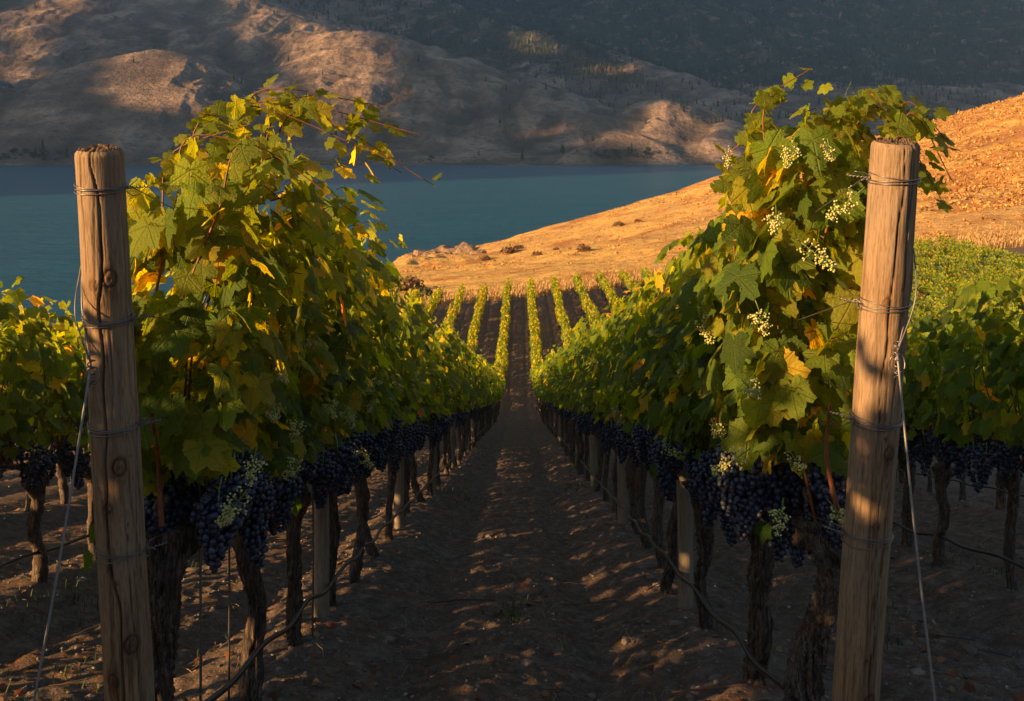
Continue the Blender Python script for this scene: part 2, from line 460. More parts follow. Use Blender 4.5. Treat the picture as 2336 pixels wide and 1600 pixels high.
def mtn_z(X, Y):
    wx = fbm(X/260, Y/260, oct=3, seed=71)*30; wy = fbm(X/260+9, Y/260, oct=3, seed=72)*30
    Xw, Yw = X+wx, Y+wy
    z = LAKE + 2 + np.clip(Y-1228-fbm(X/150, Y*0, oct=3, seed=73)*12, -60, None)*.115
    k = 14.0
    zz = z
    for pts, s in RIDGES:
        P3 = [P(*p) for p in pts]
        e = seg_env(Xw, Yw, P3, s)
        h = np.clip(.5+.5*(e-zz)/k, 0, 1)                   # smooth max
        zz = zz*(1-h)+e*h + k*h*(1-h)*.6
    up = sstep(LAKE+4, LAKE+70, zz)
    gul = ridged(X/150, Y/190, 5, 81)-.5
    zz = zz + up*(gul*13 + (ridged(X/62+.3*fbm(X/90, Y/90, oct=2, seed=3), Y/150, 4, 83)-.5)*15 + fbm(X/45, Y/45, oct=4, seed=85)*6)
    zz = zz + sstep(LAKE+1, LAKE+12, zz)*fbm(X/20, Y/20, oct=3, seed=88)*1.6
    zz = np.minimum(zz, LAKE - 3 + (Y-1207+fbm(X/90, X*0, oct=3, seed=75)*9)*.42)
    return zz
us = np.concatenate([np.linspace(-1.0, -.56, 60), np.linspace(-.55, .55, 760), np.linspace(.56, 1.2, 60)])
ysm = np.exp(np.linspace(math.log(1190), math.log(4700), 560))
U, Ym = np.meshgrid(us, ysm); Xm = U*Ym
Zm = mtn_z(Xm, Ym)
px = 1180+F*U; py = 260-F*Zm/Ym
forest = sstep(1750, 2500, Ym)*sstep(-.33, -.05, U)*1.0
forest = np.maximum(forest, .45*sstep(0, .2, U)*sstep(1250, 1500, Ym))
forest = forest*(1-.9*sstep(.0, .14, -U-.05)*sstep(2600, 2300, Ym))
rock = sstep(.62, .9, np.abs(np.gradient(Zm, axis=1)/(np.gradient(Xm, axis=1)+1e-6)))
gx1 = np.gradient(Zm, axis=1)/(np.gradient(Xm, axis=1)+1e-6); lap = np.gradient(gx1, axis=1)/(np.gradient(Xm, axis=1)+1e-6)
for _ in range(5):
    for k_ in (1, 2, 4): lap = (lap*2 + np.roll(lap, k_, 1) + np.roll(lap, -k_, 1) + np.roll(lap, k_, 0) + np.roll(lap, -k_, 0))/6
gully_shade = sstep(.0002, .0035, lap); spur_light = sstep(.001, .006, -lap)  # relief shading put into colour: hollows darker, spurs lighter
rock = np.maximum(rock, spur_light*.35)  # steep rock, plus the painted lightening of the spurs
tn = np.stack([forest, rock, gully_shade], -1).reshape(-1, 3)
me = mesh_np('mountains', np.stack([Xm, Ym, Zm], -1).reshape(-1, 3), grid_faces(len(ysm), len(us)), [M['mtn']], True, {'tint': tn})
tag(link('mountains', me), kind='structure')

# unseen blobs added off to the left to shade the mountains
# gaps shaped to leave sunlit patches on the slopes: outlines in metres (distance across, height) as seen from the sun
LIT_OPENINGS = [
 [(2366, 228), (2487, 284), (2532, 350), (2467, 336), (2359, 293), (2346, 268), (2226, 214), (2075, 156), (1983, 122), (1905, 92), (1919, 76), (2033, 102)],
 [(1551, 85), (1617, 117), (1690, 150), (1740, 176), (1696, 188), (1587, 170), (1518, 163), (1468, 140), (1425, 110), (1408, 88), (1420, 74), (1447, 70), (1491, 68)],
 [(2354, 421), (2470, 462), (2350, 456), (2125, 394), (1827, 345), (1742, 335), (1582, 266), (1447, 204), (1333, 142), (1310, 122), (1329, 104), (1477, 156), (1632, 204), (1870, 258), (2070, 318)],
 [(1196, 283), (1230, 292), (1215, 252), (1128, 192), (1015, 160), (960, 142), (942, 170), (962, 196), (1002, 213), (1055, 222), (1133, 266)],
 [(1141, 172), (1166, 188), (1156, 206), (1029, 180), (1012, 168), (1037, 156)],
 [(1238, 168), (1189, 187), (1163, 176), (1218, 164)],
 [(1918, 442), (1914, 470), (1828, 478), (1802, 456), (1893, 434)],
 [(2314, 564), (2239, 584), (2088, 522), (1975, 474), (2087, 484), (2245, 528)]]
def inside(x, y, pl):
    c = False
    for (x1, y1), (x2, y2) in zip(pl, pl[1:]+pl[:1]):
        if (y1 > y) != (y2 > y) and x < (x2-x1)*(y-y1)/(y2-y1)+x1: c = not c
    return c
def shade_cloud_bank():
    """unseen bank added at the left, shaped to shade the mountains around the lit patches"""
    rg = np.random.RandomState(5); V0, F0 = ico(1); A = Acc()
    hx, hy = -math.cos(R(SUN_BACK)), -math.sin(R(SUN_BACK)); ux, uy = hy, -hx; te = math.tan(R(SUN_EL))
    C, D = 18.0, 13.0
    for p in np.arange(860, 3300, C):
        for q in np.arange(-130, 900+.42*(p-930), D):
            wp = p + 14*(float(vnoise(p/35., q/25., None, 7))-.5); wq = q + 12*(float(vnoise(p/30., q/22., None, 9))-.5)
            hole = any(inside(wp, wq, pl) for pl in LIT_OPENINGS)
            if hole: continue
            t = 3000 + rg.uniform(-50, 50)
            ctr = np.array([ux*p+hx*t, uy*p+hy*t, q+te*t])
            sc = np.array([rg.uniform(15, 20), rg.uniform(14, 16.5), rg.uniform(11.5, 13.5)])
            A.add(V0*sc*(1+.15*(vnoise(V0[:, 0]*2+p, V0[:, 1]*2+q, V0[:, 2]*2+4)-.5)[:, None]) + ctr, F0)
    b = NB('shade_cloud'); m = b.done(b.bsdf((.8, .8, .8), 1, 0))
    tag(link('shade_clouds', A.mesh('shade_clouds', [m])), kind='structure')
shade_cloud_bank()
#END_TERRAIN
def build_haze():
    m = bpy.data.materials.new('haze_air'); m.use_nodes = True; t = m.node_tree; t.nodes.clear()
    o = t.nodes.new('ShaderNodeOutputMaterial'); v = t.nodes.new('ShaderNodeVolumePrincipled')
    v.inputs['Color'].default_value = (.30, .55, 1, 1); v.inputs['Density'].default_value = .00007; v.inputs['Anisotropy'].default_value = 0.0
    t.links.new(v.outputs[0], o.inputs['Volume'])
    x0, x1, y0, y1, z0, z1 = -4100, 5800, -1200, 5200, -400, 660
    V = [(x, y, z) for z in (z0, z1) for y in (y0, y1) for x in (x0, x1)]
    me = mesh_np('haze', V, np.array([[0, 2, 3, 1], [4, 5, 7, 6], [0, 1, 5, 4], [2, 6, 7, 3], [0, 4, 6, 2], [1, 3, 7, 5]]), [m], False)
    tag(link('haze', me), 'thin blue air over the lake and mountains', kind='stuff')
build_haze()

# ------------------------------------------------------------------ leaves
LOBES = [(0, 1.0, 24), (56, .86, 21), (-56, .86, 21), (112, .62, 22), (-112, .62, 22)]
def leaf_outline(n, rg):
    th = np.linspace(-180, 180, n, endpoint=False) + 180./n
    r = np.full(n, .56)
    for a, l, w_ in LOBES:
        l = l*rg.uniform(.92, 1.08)
        r = np.maximum(r, .52*l + .48*l*np.exp(-(np.abs(((th-a+180) % 360)-180)/w_)**2*.9))
    r *= 1 - .72*np.exp(-((np.abs(th)-180)/17.)**2)
    tooth = 1 + .045*np.where(np.arange(n) % 2 == 0, 1, -1)
    return R(1)*th, r*tooth
def leaf_template(lod, seed):
    rg = np.random.RandomState(seed)
    n = {0: 44, 1: 20, 2: 8}[lod]
    th, r = leaf_outline(n, rg)
    if lod == 2: r = np.maximum(r, .5)
    xo, yo = r*np.sin(th), r*np.cos(th)
    fold = rg.uniform(.1, .38); droop = rg.uniform(.1, .5); wv = rg.uniform(.03, .09); ph = rg.uniform(0, 6)
    def zf(x, y):
        rr = np.hypot(x, y); t = np.arctan2(x, y)
        return -fold*np.abs(x) - droop*np.clip(y, 0, 2)**2*.5 + wv*rr*np.sin(5*t+ph) + fold*.1
    if lod == 0:
        i2 = np.arange(0, n, 2); xi, yi = xo[i2]*.52, yo[i2]*.52
        x = np.concatenate([[0], xi, xo]); y = np.concatenate([[0], yi, yo]); m = len(i2)
        F_ = []
        for k in range(m):
            k2 = (k+1) % m; F_.append((0, 1+k, 1+k2))
            a, b_, c = 1+m+2*k, 1+m+(2*k+1) % n, 1+m+(2*k+2) % n
            F_ += [(1+k, a, b_), (1+k, b_, 1+k2), (1+k2, b_, c)]
        F_ = np.array(F_)
    else:
        x = np.concatenate([[0], xo]); y = np.concatenate([[0], yo])
        k = np.arange(n); F_ = np.stack([np.zeros(n, int), 1+k, 1+(k+1) % n], 1)
    z = zf(x, y)
    return np.stack([x, y, z], 1), F_[:, ::-1], np.stack([x, y, x*0], 1)
LT = {l: [leaf_template(l, 10*l+k) for k in range(6)] for l in (0, 1, 2)}
def nrm(v): return v/(np.linalg.norm(v, axis=-1, keepdims=True)+1e-9)
GREENS = np.array([(.028, .075, .018), (.038, .098, .020), (.052, .125, .022), (.075, .155, .026), (.12, .19, .03), (.19, .22, .035), (.26, .17, .04), (.30, .10, .035)])
def leaf_cols(n, rg, yellow=0.0):
    pr = np.array([.26, .28, .22, .14, .075, .022, .003, .0008]); sh = np.array([-.1, -.1, 0, .06, .09, .04, .001, 0])*yellow
    pr = np.clip(pr+sh, 0, 1); pr /= pr.sum()
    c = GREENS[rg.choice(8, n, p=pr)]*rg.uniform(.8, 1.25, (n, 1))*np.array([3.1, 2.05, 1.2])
    return c
def put_leaves(A, pos, normal, tip, size, lod, cols, rg):
    """one batch of leaves; normal and tip directions need not be orthogonal"""
    N = nrm(normal); T = nrm(tip - N*np.sum(tip*N, 1, keepdims=True)); S = np.cross(T, N)
    n = len(pos); which = rg.randint(0, 6, n)
    for k in range(6):
        ix = np.where(which == k)[0]
        if not len(ix): continue
        V, Fc, UV = LT[lod][k]
        sz = size[ix][:, None, None]
        flip = rg.choice([-1., 1.], len(ix))[:, None, None]*0+1
        W = pos[ix][:, None, :] + sz*(V[None, :, 0:1]*S[ix][:, None, :]*flip + V[None, :, 1:2]*T[ix][:, None, :] + V[None, :, 2:3]*N[ix][:, None, :])
        nv = len(V); off = (np.arange(len(ix))*nv)[:, None, None]
        A.add(W.reshape(-1, 3), (Fc[None]+off).reshape(-1, 3), np.repeat(cols[ix], nv, 0), np.tile(UV, (len(ix), 1)))

def foliage(rg, lod, top=2.15, bot=1.05, half=.30, span=.56, dens=1.0, shear=SL, sway=.05, sizes=(.065, .105), yellow=0., xc=0., blow=0., rag=.25, xmin=-9, ymin=-9, xmax=9, cap=0):
    """canopy of one vine: shoots with their leaves; returns (foliage Acc, shoots Acc)"""
    A = Acc(); S = Acc()
    ns = {0: 13, 1: 11, 2: 8}[lod]
    Pn, Nn, Tn, Sz = [], [], [], []
    for k in range(ns):
        y0 = -span + 2*span*(k+.5)/ns + rg.uniform(-.05, .05); side = rg.choice([-1, 1])
        zt = top + rg.uniform(-rag, rag*.6); m = 15
        t = np.linspace(0, 1, m); lean = rg.uniform(-.12, .12)
        bow = half*rg.uniform(.1, .75)*side
        x = xc*t + bow*np.sin(t*PI*.8) + (sway+rg.uniform(-.03, .03))*t*t + blow*np.clip(t-.55, 0, 1)**1.6*2.2*rg.uniform(.5, 1.3)
        y = y0 + lean*t + .05*np.sin(t*7+k)
        z = .90 + (zt-.90)*(t - .0*t)
        if blow > 0: z = z - blow*.35*np.clip(t-.8, 0, 1)**1.3*2
        pth = np.stack([x, y, z], 1)
        if lod < 2 and y0 > ymin+.12:
            V, fs = tube(pth[:10], np.linspace(.0055, .003, 10), 5, cap=False); S.add(V, fs, np.repeat(np.linspace(1, 0, 10), 5)[:, None]*np.array([.5, -.5, -.3])+np.array([.5, 1.5, .8]))
        nn = int({0: 20, 1: 16, 2: 9}[lod]*dens)
        tt = np.linspace(.12, 1.0, nn) + rg.uniform(-.02, .02, nn); tt = np.clip(tt, 0, 1)
        p = np.stack([np.interp(tt, t, pth[:, i]) for i in range(3)], 1)
        dirx = np.where(rg.rand(nn) < .5, -1, 1)*rg.uniform(.5, 1, nn)
        pet = np.stack([dirx, rg.uniform(-.8, .8, nn), rg.uniform(-.2, .5, nn)], 1); pet = nrm(pet)*rg.uniform(.05, .14, (nn, 1))
        q = p + pet
        Pn.append(q); Nn.append(nrm(pet)*.9 + np.array([0, 0, .55]) + rg.normal(0, .35, (nn, 3)))
        Tn.append(np.stack([dirx*.35 + sway*2 + blow*2.2*np.clip(tt-.5, 0, 1)*2, rg.normal(0, .35, nn), rg.uniform(-1.2, -.5, nn)], 1))
        Sz.append(rg.uniform(sizes[0], sizes[1], nn)*(1-.45*sstep(.82, 1, tt)))
    nf = int({0: 190, 1: 150, 2: 130}[lod]*dens)
    z = rg.uniform(bot, top-.06, nf)
    tz = (z-bot)/(top-bot); hw = half*(.62+.5*np.sin(np.clip(tz, 0, 1)*PI*.85)) * (1-.35*sstep(.8, 1, tz))
    side = rg.choice([-1., 1.], nf); y = rg.uniform(-span, span, nf)
    hw = hw*(1 + .35*(vnoise(y*4+3, z*4, seed=rg.randint(999))-.5))
    x = xc*tz + side*hw*rg.uniform(.6, 1.05, nf) + sway*tz*tz + blow*np.clip(tz-.55, 0, 1)**1.6*1.4
    Pn.append(np.stack([x, y, z], 1))
    Nn.append(np.stack([side*rg.uniform(.5, 1.2, nf), rg.normal(0, .45, nf), rg.normal(.45, .35, nf)], 1))
    Tn.append(np.stack([side*.25 + sway*2 + blow*tz, rg.normal(0, .4, nf), np.full(nf, -1.)], 1))
    Sz.append(rg.uniform(sizes[0], sizes[1], nf))
    if cap:
        z = rg.uniform(bot+.02, top-.1, cap); hz = half*(.8+.35*np.sin((z-bot)/(top-bot)*PI))
        Pn.append(np.stack([np.clip(rg.uniform(-1, 1, cap)*hz + xc*(z-bot)/(top-bot), xmin+.02, xmax-.02), ymin+rg.uniform(.01, .14, cap), z], 1))
        Nn.append(np.stack([rg.normal(-.15, .45, cap), rg.uniform(-1.2, -.6, cap), rg.normal(.4, .3, cap)], 1))
        Tn.append(np.stack([rg.normal(.1, .4, cap), np.full(cap, -.2), np.full(cap, -1.)], 1)); Sz.append(rg.uniform(sizes[0], sizes[1]*1.08, cap))
    Pn, Nn, Tn, Sz = map(np.concatenate, (Pn, Nn, Tn, Sz))
    if lod == 2: Sz = Sz*1.35
    # most leaves stay above the fruit
    keep = (Pn[:, 2] > bot + .1*rg.rand(len(Pn))) & (Pn[:, 0] > xmin) & (Pn[:, 1] > ymin) & (Pn[:, 0] < xmax); Pn, Nn, Tn, Sz = Pn[keep], Nn[keep], Tn[keep], Sz[keep]
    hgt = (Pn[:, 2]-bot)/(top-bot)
    c = leaf_cols(len(Pn), rg, yellow); c = c*(1+.25*sstep(.55, 1, hgt)[:, None]*np.array([2.6, 1.8, .4]))  # upper leaves yellower as young growth, with sunlit brightness painted in
    Pn = Pn.copy(); Pn[:, 2] -= shear*Pn[:, 1]
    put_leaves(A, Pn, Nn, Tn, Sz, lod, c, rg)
    if lod < 2:
        for v in S.V: v[:, 2] -= shear*v[:, 1]
    if lod == 0:                                   # petioles
        for i in range(0, len(Pn), 2):
            n_ = nrm(Nn[i]); b_ = Pn[i] + np.array([-.07*np.sign(n_[0])*abs(n_[0]), -.02, .0 ])
            V, fs = tube([b_, (b_+Pn[i])/2+np.array([0, 0, .01]), Pn[i]], .0016, 3, cap=False); A.add(V, fs, (.16, .10, .03), np.full((len(V), 3), .3))
    return A, S

def trunk_acc(rg, lod, head=.86, r=.045, twist=2.0, lean=(0, 0), shear=SL, arms=True, front=.52):
    T = Acc(); Cn = Acc()
    m, n = {0: (90, 40), 1: (34, 14), 2: (8, 6)}[lod]
    k = 6; t = np.linspace(0, 1, k)
    px_ = np.cumsum(rg.normal(0, .026, k)); py_ = np.cumsum(rg.normal(0, .030, k)); px_ -= px_[0]; py_ -= py_[0]
    ctrl = np.stack([px_+lean[0]*(t-0), py_+lean[1]*t, -.12 + (head+.12)*t], 1); ctrl[-1, :2] *= .5
    path = bez(ctrl, m); t = np.linspace(0, 1, m)
    rad = r*(1.18-.28*np.sin(t*PI)) * (1+.45*np.exp(-((t-.96)/.10)**2)) * (1+.5*np.exp(-(t/.13)**2))
    rad[-1] *= .55
    s1, s2 = rg.randint(999), rg.uniform(0, 9)
    amp = {0: 1., 1: .9, 2: 0.}[lod]
    def disp(tt, a, p):
        aa = a + twist*tt*1.6 + .5*np.sin(tt*5+s2)
        cx, cy = np.cos(aa), np.sin(aa)
        d = (fbm(cx*2.6+s2, cy*2.6+tt*2.2, tt*1.7, oct=3, seed=s1))*.62*r
        d = d + (fbm(cx*7, cy*7+s2, tt*4.5, oct=3, seed=s1+5))*.42*r
        g = np.abs(vnoise(cx*9+s2, cy*9, tt*3, s1+9)*2-1); d = d - np.exp(-(g/.22)**2)*.26*r
        d = d + np.exp(-((tt-.94)/.09)**2)*fbm(cx*2, cy*2, tt*14, oct=2, seed=s1+3)*1.1*r + .22*r*fbm(tt*9+s2, tt*0+1, oct=2, seed=s1+7)
        return d*amp
    V, fs = tube(path, rad, n, disp if amp else None)
    T.add(V, fs, (1, 1, 1))
    top = path[-1]
    if arms:
        for sg in (-1, 1):
            ma, na = {0: (30, 18), 1: (12, 8), 2: (4, 5)}[lod]
            fl = front/.52 if sg < 0 else 1.
            ctrl = np.array([top+[0, 0, -.05], top+[rg.normal(0, .01), sg*.12*fl, .035], [rg.normal(0, .015), sg*.3*fl, head+.07], [rg.normal(0, .012), sg*.52*fl, head+.08*fl]])
            ctrl[1:, 2] -= shear*ctrl[1:, 1]
            pa = bez(ctrl, ma); s3 = rg.randint(999)
            def d2(tt, a, p): return (fbm(np.cos(a)*3, np.sin(a)*3+tt*6, tt*5, oct=3, seed=s3)*.45)*.022*(amp > 0)
            V, fs = tube(pa, np.linspace(r*.75, .007, ma)**1.0*np.where(np.arange(ma) > ma-2, .4, 1), na, d2); Cn.add(V, fs, (1, 1, 1))
    return T, Cn

def grape_mesh(seed, L=.20, Rm=.055, br=.0105, sub=2, n=110):
    rg = np.random.RandomState(seed); V0, F0 = ico(sub); A = Acc(); pts = []
    tries = 0
    while len(pts) < n and tries < n*60:
        tries += 1
        t = rg.rand()**.85; a = rg.uniform(0, 2*PI)
        rr = Rm*(1-t)**.55*(.55+.6*math.sin(min(1, t*3+.3)*1.4))*rg.uniform(.65, 1.03)
        p = np.array([rr*math.cos(a), rr*math.sin(a), -t*L-.01])
        if t < .35 and rg.rand() < .4: p[:2] *= 1.35; 
        if not pts or np.min(np.sum((np.array(pts)-p)**2, 1)) > (br*1.55)**2: pts.append(p)
    for p in pts:
        s = br*rg.uniform(.85, 1.12); c = rg.uniform(.6, 1.3)*np.array([rg.uniform(.9, 1.25), 1, rg.uniform(.9, 1.1)])
        if rg.rand() < .03: c = np.array([3.5, 1.6, 1.0])
        A.add(V0*s+p, F0, c)
    V, fs = tube([[0, 0, .05], [.004, 0, .01], [0, 0, -L*.5]], .003, 5); 
    A.add(V, fs, (5, 6, 1.5))
    return A.mesh('grape_cluster', [M['grape']])
GR0 = [grape_mesh(i, L=.19+.024*(i % 4), Rm=.050+.005*(i % 3), n=140, sub=2) for i in range(5)]
GR1 = [grape_mesh(20+i, L=.17+.03*i, Rm=.052, n=70, sub=1, br=.0125) for i in range(3)]
GR2 = [grape_mesh(40+i, L=.2, Rm=.05, n=20, sub=1, br=.024) for i in range(2)]

def flower_mesh(seed, L=.10, n=70, warm=0.):
    """panicle of small pale buds on green stalks"""
    rg = np.random.RandomState(seed); A = Acc(); V0, F0 = ico(1)
    V, fs = tube([[0, 0, .03], [.002, 0, 0], [0, 0, -L]], [.002, .002, .001], 5); A.add(V, fs, (.14, .20, .04))
    k = 0
    while k < n:
        t = rg.rand()**.8; a = rg.uniform(0, 2*PI); ln = .040*(1-t*.75)*rg.uniform(.4, 1)
        b0 = np.array([0, 0, -t*L]); e = b0+np.array([math.cos(a)*ln, math.sin(a)*ln, rg.uniform(-.3, .5)*ln])
        V, fs = tube([b0, e], .0009, 3, cap=False); A.add(V, fs, (.16, .22, .05))
        for _ in range(4):
            pal = [(.50, .50, .16), (.60, .58, .24), (.38, .46, .12), (.62, .46, .20), (.58, .30, .22)]
            c = np.array(pal[rg.choice(5, p=[.34, .3, .2, .11, .05])])
            A.add(V0*rg.uniform(.0028, .0046)+e+rg.normal(0, .0055, 3), F0, c); k += 1
    return A.mesh('flower_cluster', [M['flower']])
FLW = [flower_mesh(60+i, L=.07+.02*i, n=80+20*i) for i in range(3)]

# ------------------------------------------------------------------ the vines
ORD = ['first','second','third','fourth','fifth','sixth','seventh','eighth','ninth','tenth','eleventh','twelfth']
rng = np.random.RandomState(11)
def shear_at(y): return float((field_z(0, y-.3)-field_z(0, y+.3))/.6)
def shared_variant(lod, seed, shear, half=.30, top=2.15):
    rg = np.random.RandomState(seed)
    A, S = foliage(rg, lod, top=top+rg.uniform(-.12, .12), half=half, shear=shear, sizes=(.06, .10), yellow=0. if shear > .1 else .4)  # sunlit yellow painted into the leaves of the far, flatter rows
    T, Cn = trunk_acc(rg, lod, r=rg.uniform(.030, .044), shear=shear, twist=rg.uniform(-3, 3))
    lf = M['leaf'] if lod < 1 else (M['leaf'] if lod == 1 else M['leaf_far'])
    d = dict(foliage=A.mesh('foliage', [lf]), trunk=T.mesh('trunk', [M['bark']]))
    if lod < 2: d['shoots'] = S.mesh('shoots', [M['cane']]); d['cordon'] = Cn.mesh('cordon', [M['bark']])
    else:
        pass
    return d
VAR = {}
def variant(lod, shear, k):
    sk = 0 if shear > .15 else 1
    key = (lod, sk, k)
    if key not in VAR: VAR[key] = shared_variant(lod, 100+lod*20+sk*7+k*3, (SL, .04)[sk])
    return VAR[key]

def place_clusters(vine, lod, rg, shear, nclu, zc=.87):
    G = {0: GR0, 1: GR1, 2: GR2}[lod]
    for k in range(nclu):
        y = -.5 + (k+.5)/nclu + rg.uniform(-.05, .05); x = (-1)**k*rg.uniform(.04, .18) if lod < 2 else rg.uniform(-.06, .06)
        o = link('grape_cluster', G[rg.randint(len(G))], vine)
        o.location = (x, y, zc + rg.uniform(.10, .30) - shear*y); o.rotation_euler = (rg.uniform(-.15, .15), rg.uniform(-.15, .15), rg.uniform(0, 6))
        s = rg.uniform(1.0, 1.35); o.scale = (s, s, s)
def flowers_on(vine, specs, rg):
    """specs: (x, y, z, size) in the vine's own space"""
    for x, y, z, s in specs:
        o = link('flower_cluster', FLW[rg.randint(3)], vine); o.location = (x, y, z); o.scale = (s, s, s)
        o.rotation_euler = (rg.uniform(-1.2, 1.2), rg.uniform(-1.2, 1.2), rg.uniform(0, 6))
ROWNAME = {-1: 'left lane row', 0: 'right lane row', -2: 'second row leftward', 1: 'second row rightward', -3: 'third row leftward', 2: 'third row rightward'}
NV = [0]
def label_for(ri, idx, y):
    rn = ROWNAME.get(ri, 'far row')
    if y < 14 and ri in ROWNAME and idx < 12:
        return '%s vine from the near end, %s' % (ORD[idx], rn), 'vines at the near end of the %s' % rn
    if y < 45 and ri in ROWNAME: 
        b_ = [(18, 'just past the near dozen'), (22, 'a quarter of the way downslope'), (27, 'near mid slope'), (33, 'past mid slope'), (45, 'at the foot of the slope')]
        w_ = [t for lim, t in b_ if y < lim][0]
        return 'small vine %s, %s' % (w_, rn), 'vines %s of the %s' % (w_, rn)
    if ri in (-1, 0):
        w_ = 'lower' if y < 62 else ('middle' if y < 79 else 'upper'); sd = 'left' if ri < 0 else 'right'
        return 'tiny vine, %s third of the far strip %s of the lane' % (w_, sd), '%s far vines %s of the lane' % (w_, sd)
    sd = 'left' if ri < 0 else 'right'
    return 'tiny far vine in the second strip %s of the dark lane, below the golden slope' % sd, 'far vines of the second strip %s of the lane' % sd
def add_vine(ri, y, idx):
    x = row_x(ri) + rng.normal(0, .015); d = y; z = float(field_z(x, y)) + .03
    vine = empty('grapevine', (x, y, z)); sh = shear_at(y)
    lb, gp = label_for(ri, idx, y); tag(vine, lb, 'grapevine', gp)
    lod = 1 if d < 24 else 2
    if ri not in (-1, 0): lod = 1 if d < 12 else 2
    v = variant(lod, sh, rng.randint(6 if lod == 1 else 5))
    if d > 40:
        o = link('foliage', v['foliage'], vine); o2 = link('trunk', v['trunk'], vine)
    else:
        for k, me in v.items(): link(k, me, vine)
        place_clusters(vine, 1 if d < 14 else 2, rng, sh, 8 if d < 14 else 7)
    s = rng.uniform(.95, 1.06); vine.scale = (s*rng.choice([-1, 1])*rng.uniform(.95, 1.1), s, s*rng.uniform(.96, 1.04))
    if ri == -2 and y < 30: vine.scale[2] *= .92
    if d > 50: vine.scale = (vine.scale[0]*rng.uniform(.58, .9), s, s*rng.uniform(.84, 1.06)); vine.location.x += rng.normal(0, .05)
    NV[0] += 1
    return vine

LEFT_Y = [3.30, 4.26, 5.12, 6.22, 6.95, 7.9, 8.8] + list(np.arange(9.75, 94.5, .97))
RIGHT_Y = [3.60, 4.45, 5.52, 6.60, 7.42, 8.3, 9.2] + list(np.arange(10.1, 94.5, .97))
HERO = {
 (-1, 0): dict(fol=dict(top=2.16, bot=1.06, half=.21, span=.50, dens=1.25, sway=.10, sizes=(.06, .105), xc=.10, blow=.40, yellow=1., rag=.12, xmin=-.16, ymin=-.22, cap=70), tr=dict(r=.052, twist=3.0, head=.93, front=.15), nclu=11, gs=1.08, plume=[((-.02,-.1,1.7),(.08,-.05,2.20),(.45,-.05,2.12)),((.05,.1,1.8),(.22,.1,2.30),(.70,.1,2.12)),((.0,.3,1.9),(.22,.3,2.36),(.66,.3,2.30)),((-.08,.0,1.7),(-.02,.05,2.14),(.26,.0,2.24)),((.1,-.2,1.7),(.3,-.2,2.18),(.64,-.2,1.96)),((.1,.2,1.8),(.34,.2,2.30),(.80,.2,2.20)),((-.05,.2,1.7),(.04,.2,2.26),(.42,.25,2.34)),((.1,.0,1.6),(.25,0,2.06),(.54,0,1.82)),((.1,.3,1.8),(.3,.3,2.32),(.72,.3,2.06)),((.1,.15,1.8),(.4,.15,2.28),(.86,.15,2.02))], desc='tall wind-bent vine behind the left end post, thick gnarled trunk'),
 (-1, 1): dict(fol=dict(top=2.18, bot=1.02, half=.26, span=.52, dens=1.1, sway=.10, sizes=(.065, .11), xc=.03, blow=.25, yellow=.6), tr=dict(r=.043, twist=1.2), nclu=8, gs=1.04, desc='vine with straight dark trunk and thin metal stake, next after the left end vine'),
 (-1, 2): dict(fol=dict(top=2.2, half=.28, sway=.08, sizes=(.065, .105), blow=.12), tr=dict(r=.038, twist=-1.5), nclu=8, gs=1.05, desc='vine with wavering dark trunk just before the first wooden post of the left row'),
 (-1, 3): dict(fol=dict(top=2.25, half=.28, sway=.10, sizes=(.06, .105), blow=.18, rag=.3), tr=dict(r=.034, twist=2.), nclu=8, gs=1.0, desc='thin-trunked vine just behind the first wooden post of the left row'),
 (0, 0): dict(fol=dict(top=2.32, bot=1.08, half=.25, span=.50, dens=1.25, sway=.08, sizes=(.065, .115), xc=-.02, blow=.12, yellow=.8, rag=.14, ymin=-.26, xmax=.27, cap=90), tr=dict(r=.060, twist=4.2, head=.93, front=.15), nclu=12, gs=1.12, plume=[((-.15,-.05,1.9),(-.14,-.05,2.40),(.02,-.05,2.52)),((-.12,.1,1.9),(-.16,.1,2.36),(-.04,.1,2.44)),((.05,-.1,1.9),(.12,-.1,2.36),(.25,-.1,2.38)),((.05,.1,1.9),(.14,.1,2.38),(.31,.1,2.26)),((.05,.15,1.9),(.10,.15,2.34),(.27,.15,2.14)),((.1,.0,1.9),(.18,0,2.32),(.33,0,2.20)),((.1,.0,1.9),(.24,0,2.40),(.40,0,2.20)),((.1,.1,2.0),(.26,.1,2.44),(.38,.1,2.34)),((.15,-.1,1.95),(.36,-.1,2.36),(.50,-.1,2.12)),((.15,.0,1.95),(.38,.0,2.40),(.54,.0,2.24)),((.1,-.15,1.9),(.30,-.15,2.28),(.44,-.15,2.06)),((-.2,.2,1.8),(-.22,.2,2.2),(-.1,.2,2.28)),((-.05,-.2,1.8),(-.02,-.2,2.2),(.1,-.2,2.3))], desc='tall vine with the thickest twisted trunk, beside the right end post'),
 (0, 1): dict(fol=dict(top=2.22, bot=1.05, half=.27, span=.52, dens=1.1, sway=.06, sizes=(.07, .115), blow=.12, yellow=.3), tr=dict(r=.050, twist=-2.2), nclu=10, gs=1.08, desc='vine with sturdy furrowed trunk leaning at its foot, second in the right row'),
 (0, 2): dict(fol=dict(top=2.2, half=.28, sway=.05, sizes=(.065, .11), blow=.1), tr=dict(r=.046, twist=1.8), nclu=9, gs=1.04, desc='vine with dark trunk standing against the first wooden post of the right row'),
 (0, 3): dict(fol=dict(top=2.2, half=.28, sway=.05, sizes=(.06, .105), blow=.1), tr=dict(r=.036, twist=-1.8), nclu=8, gs=1.0, desc='slim-trunked vine just behind the first wooden post of the right row'),
}
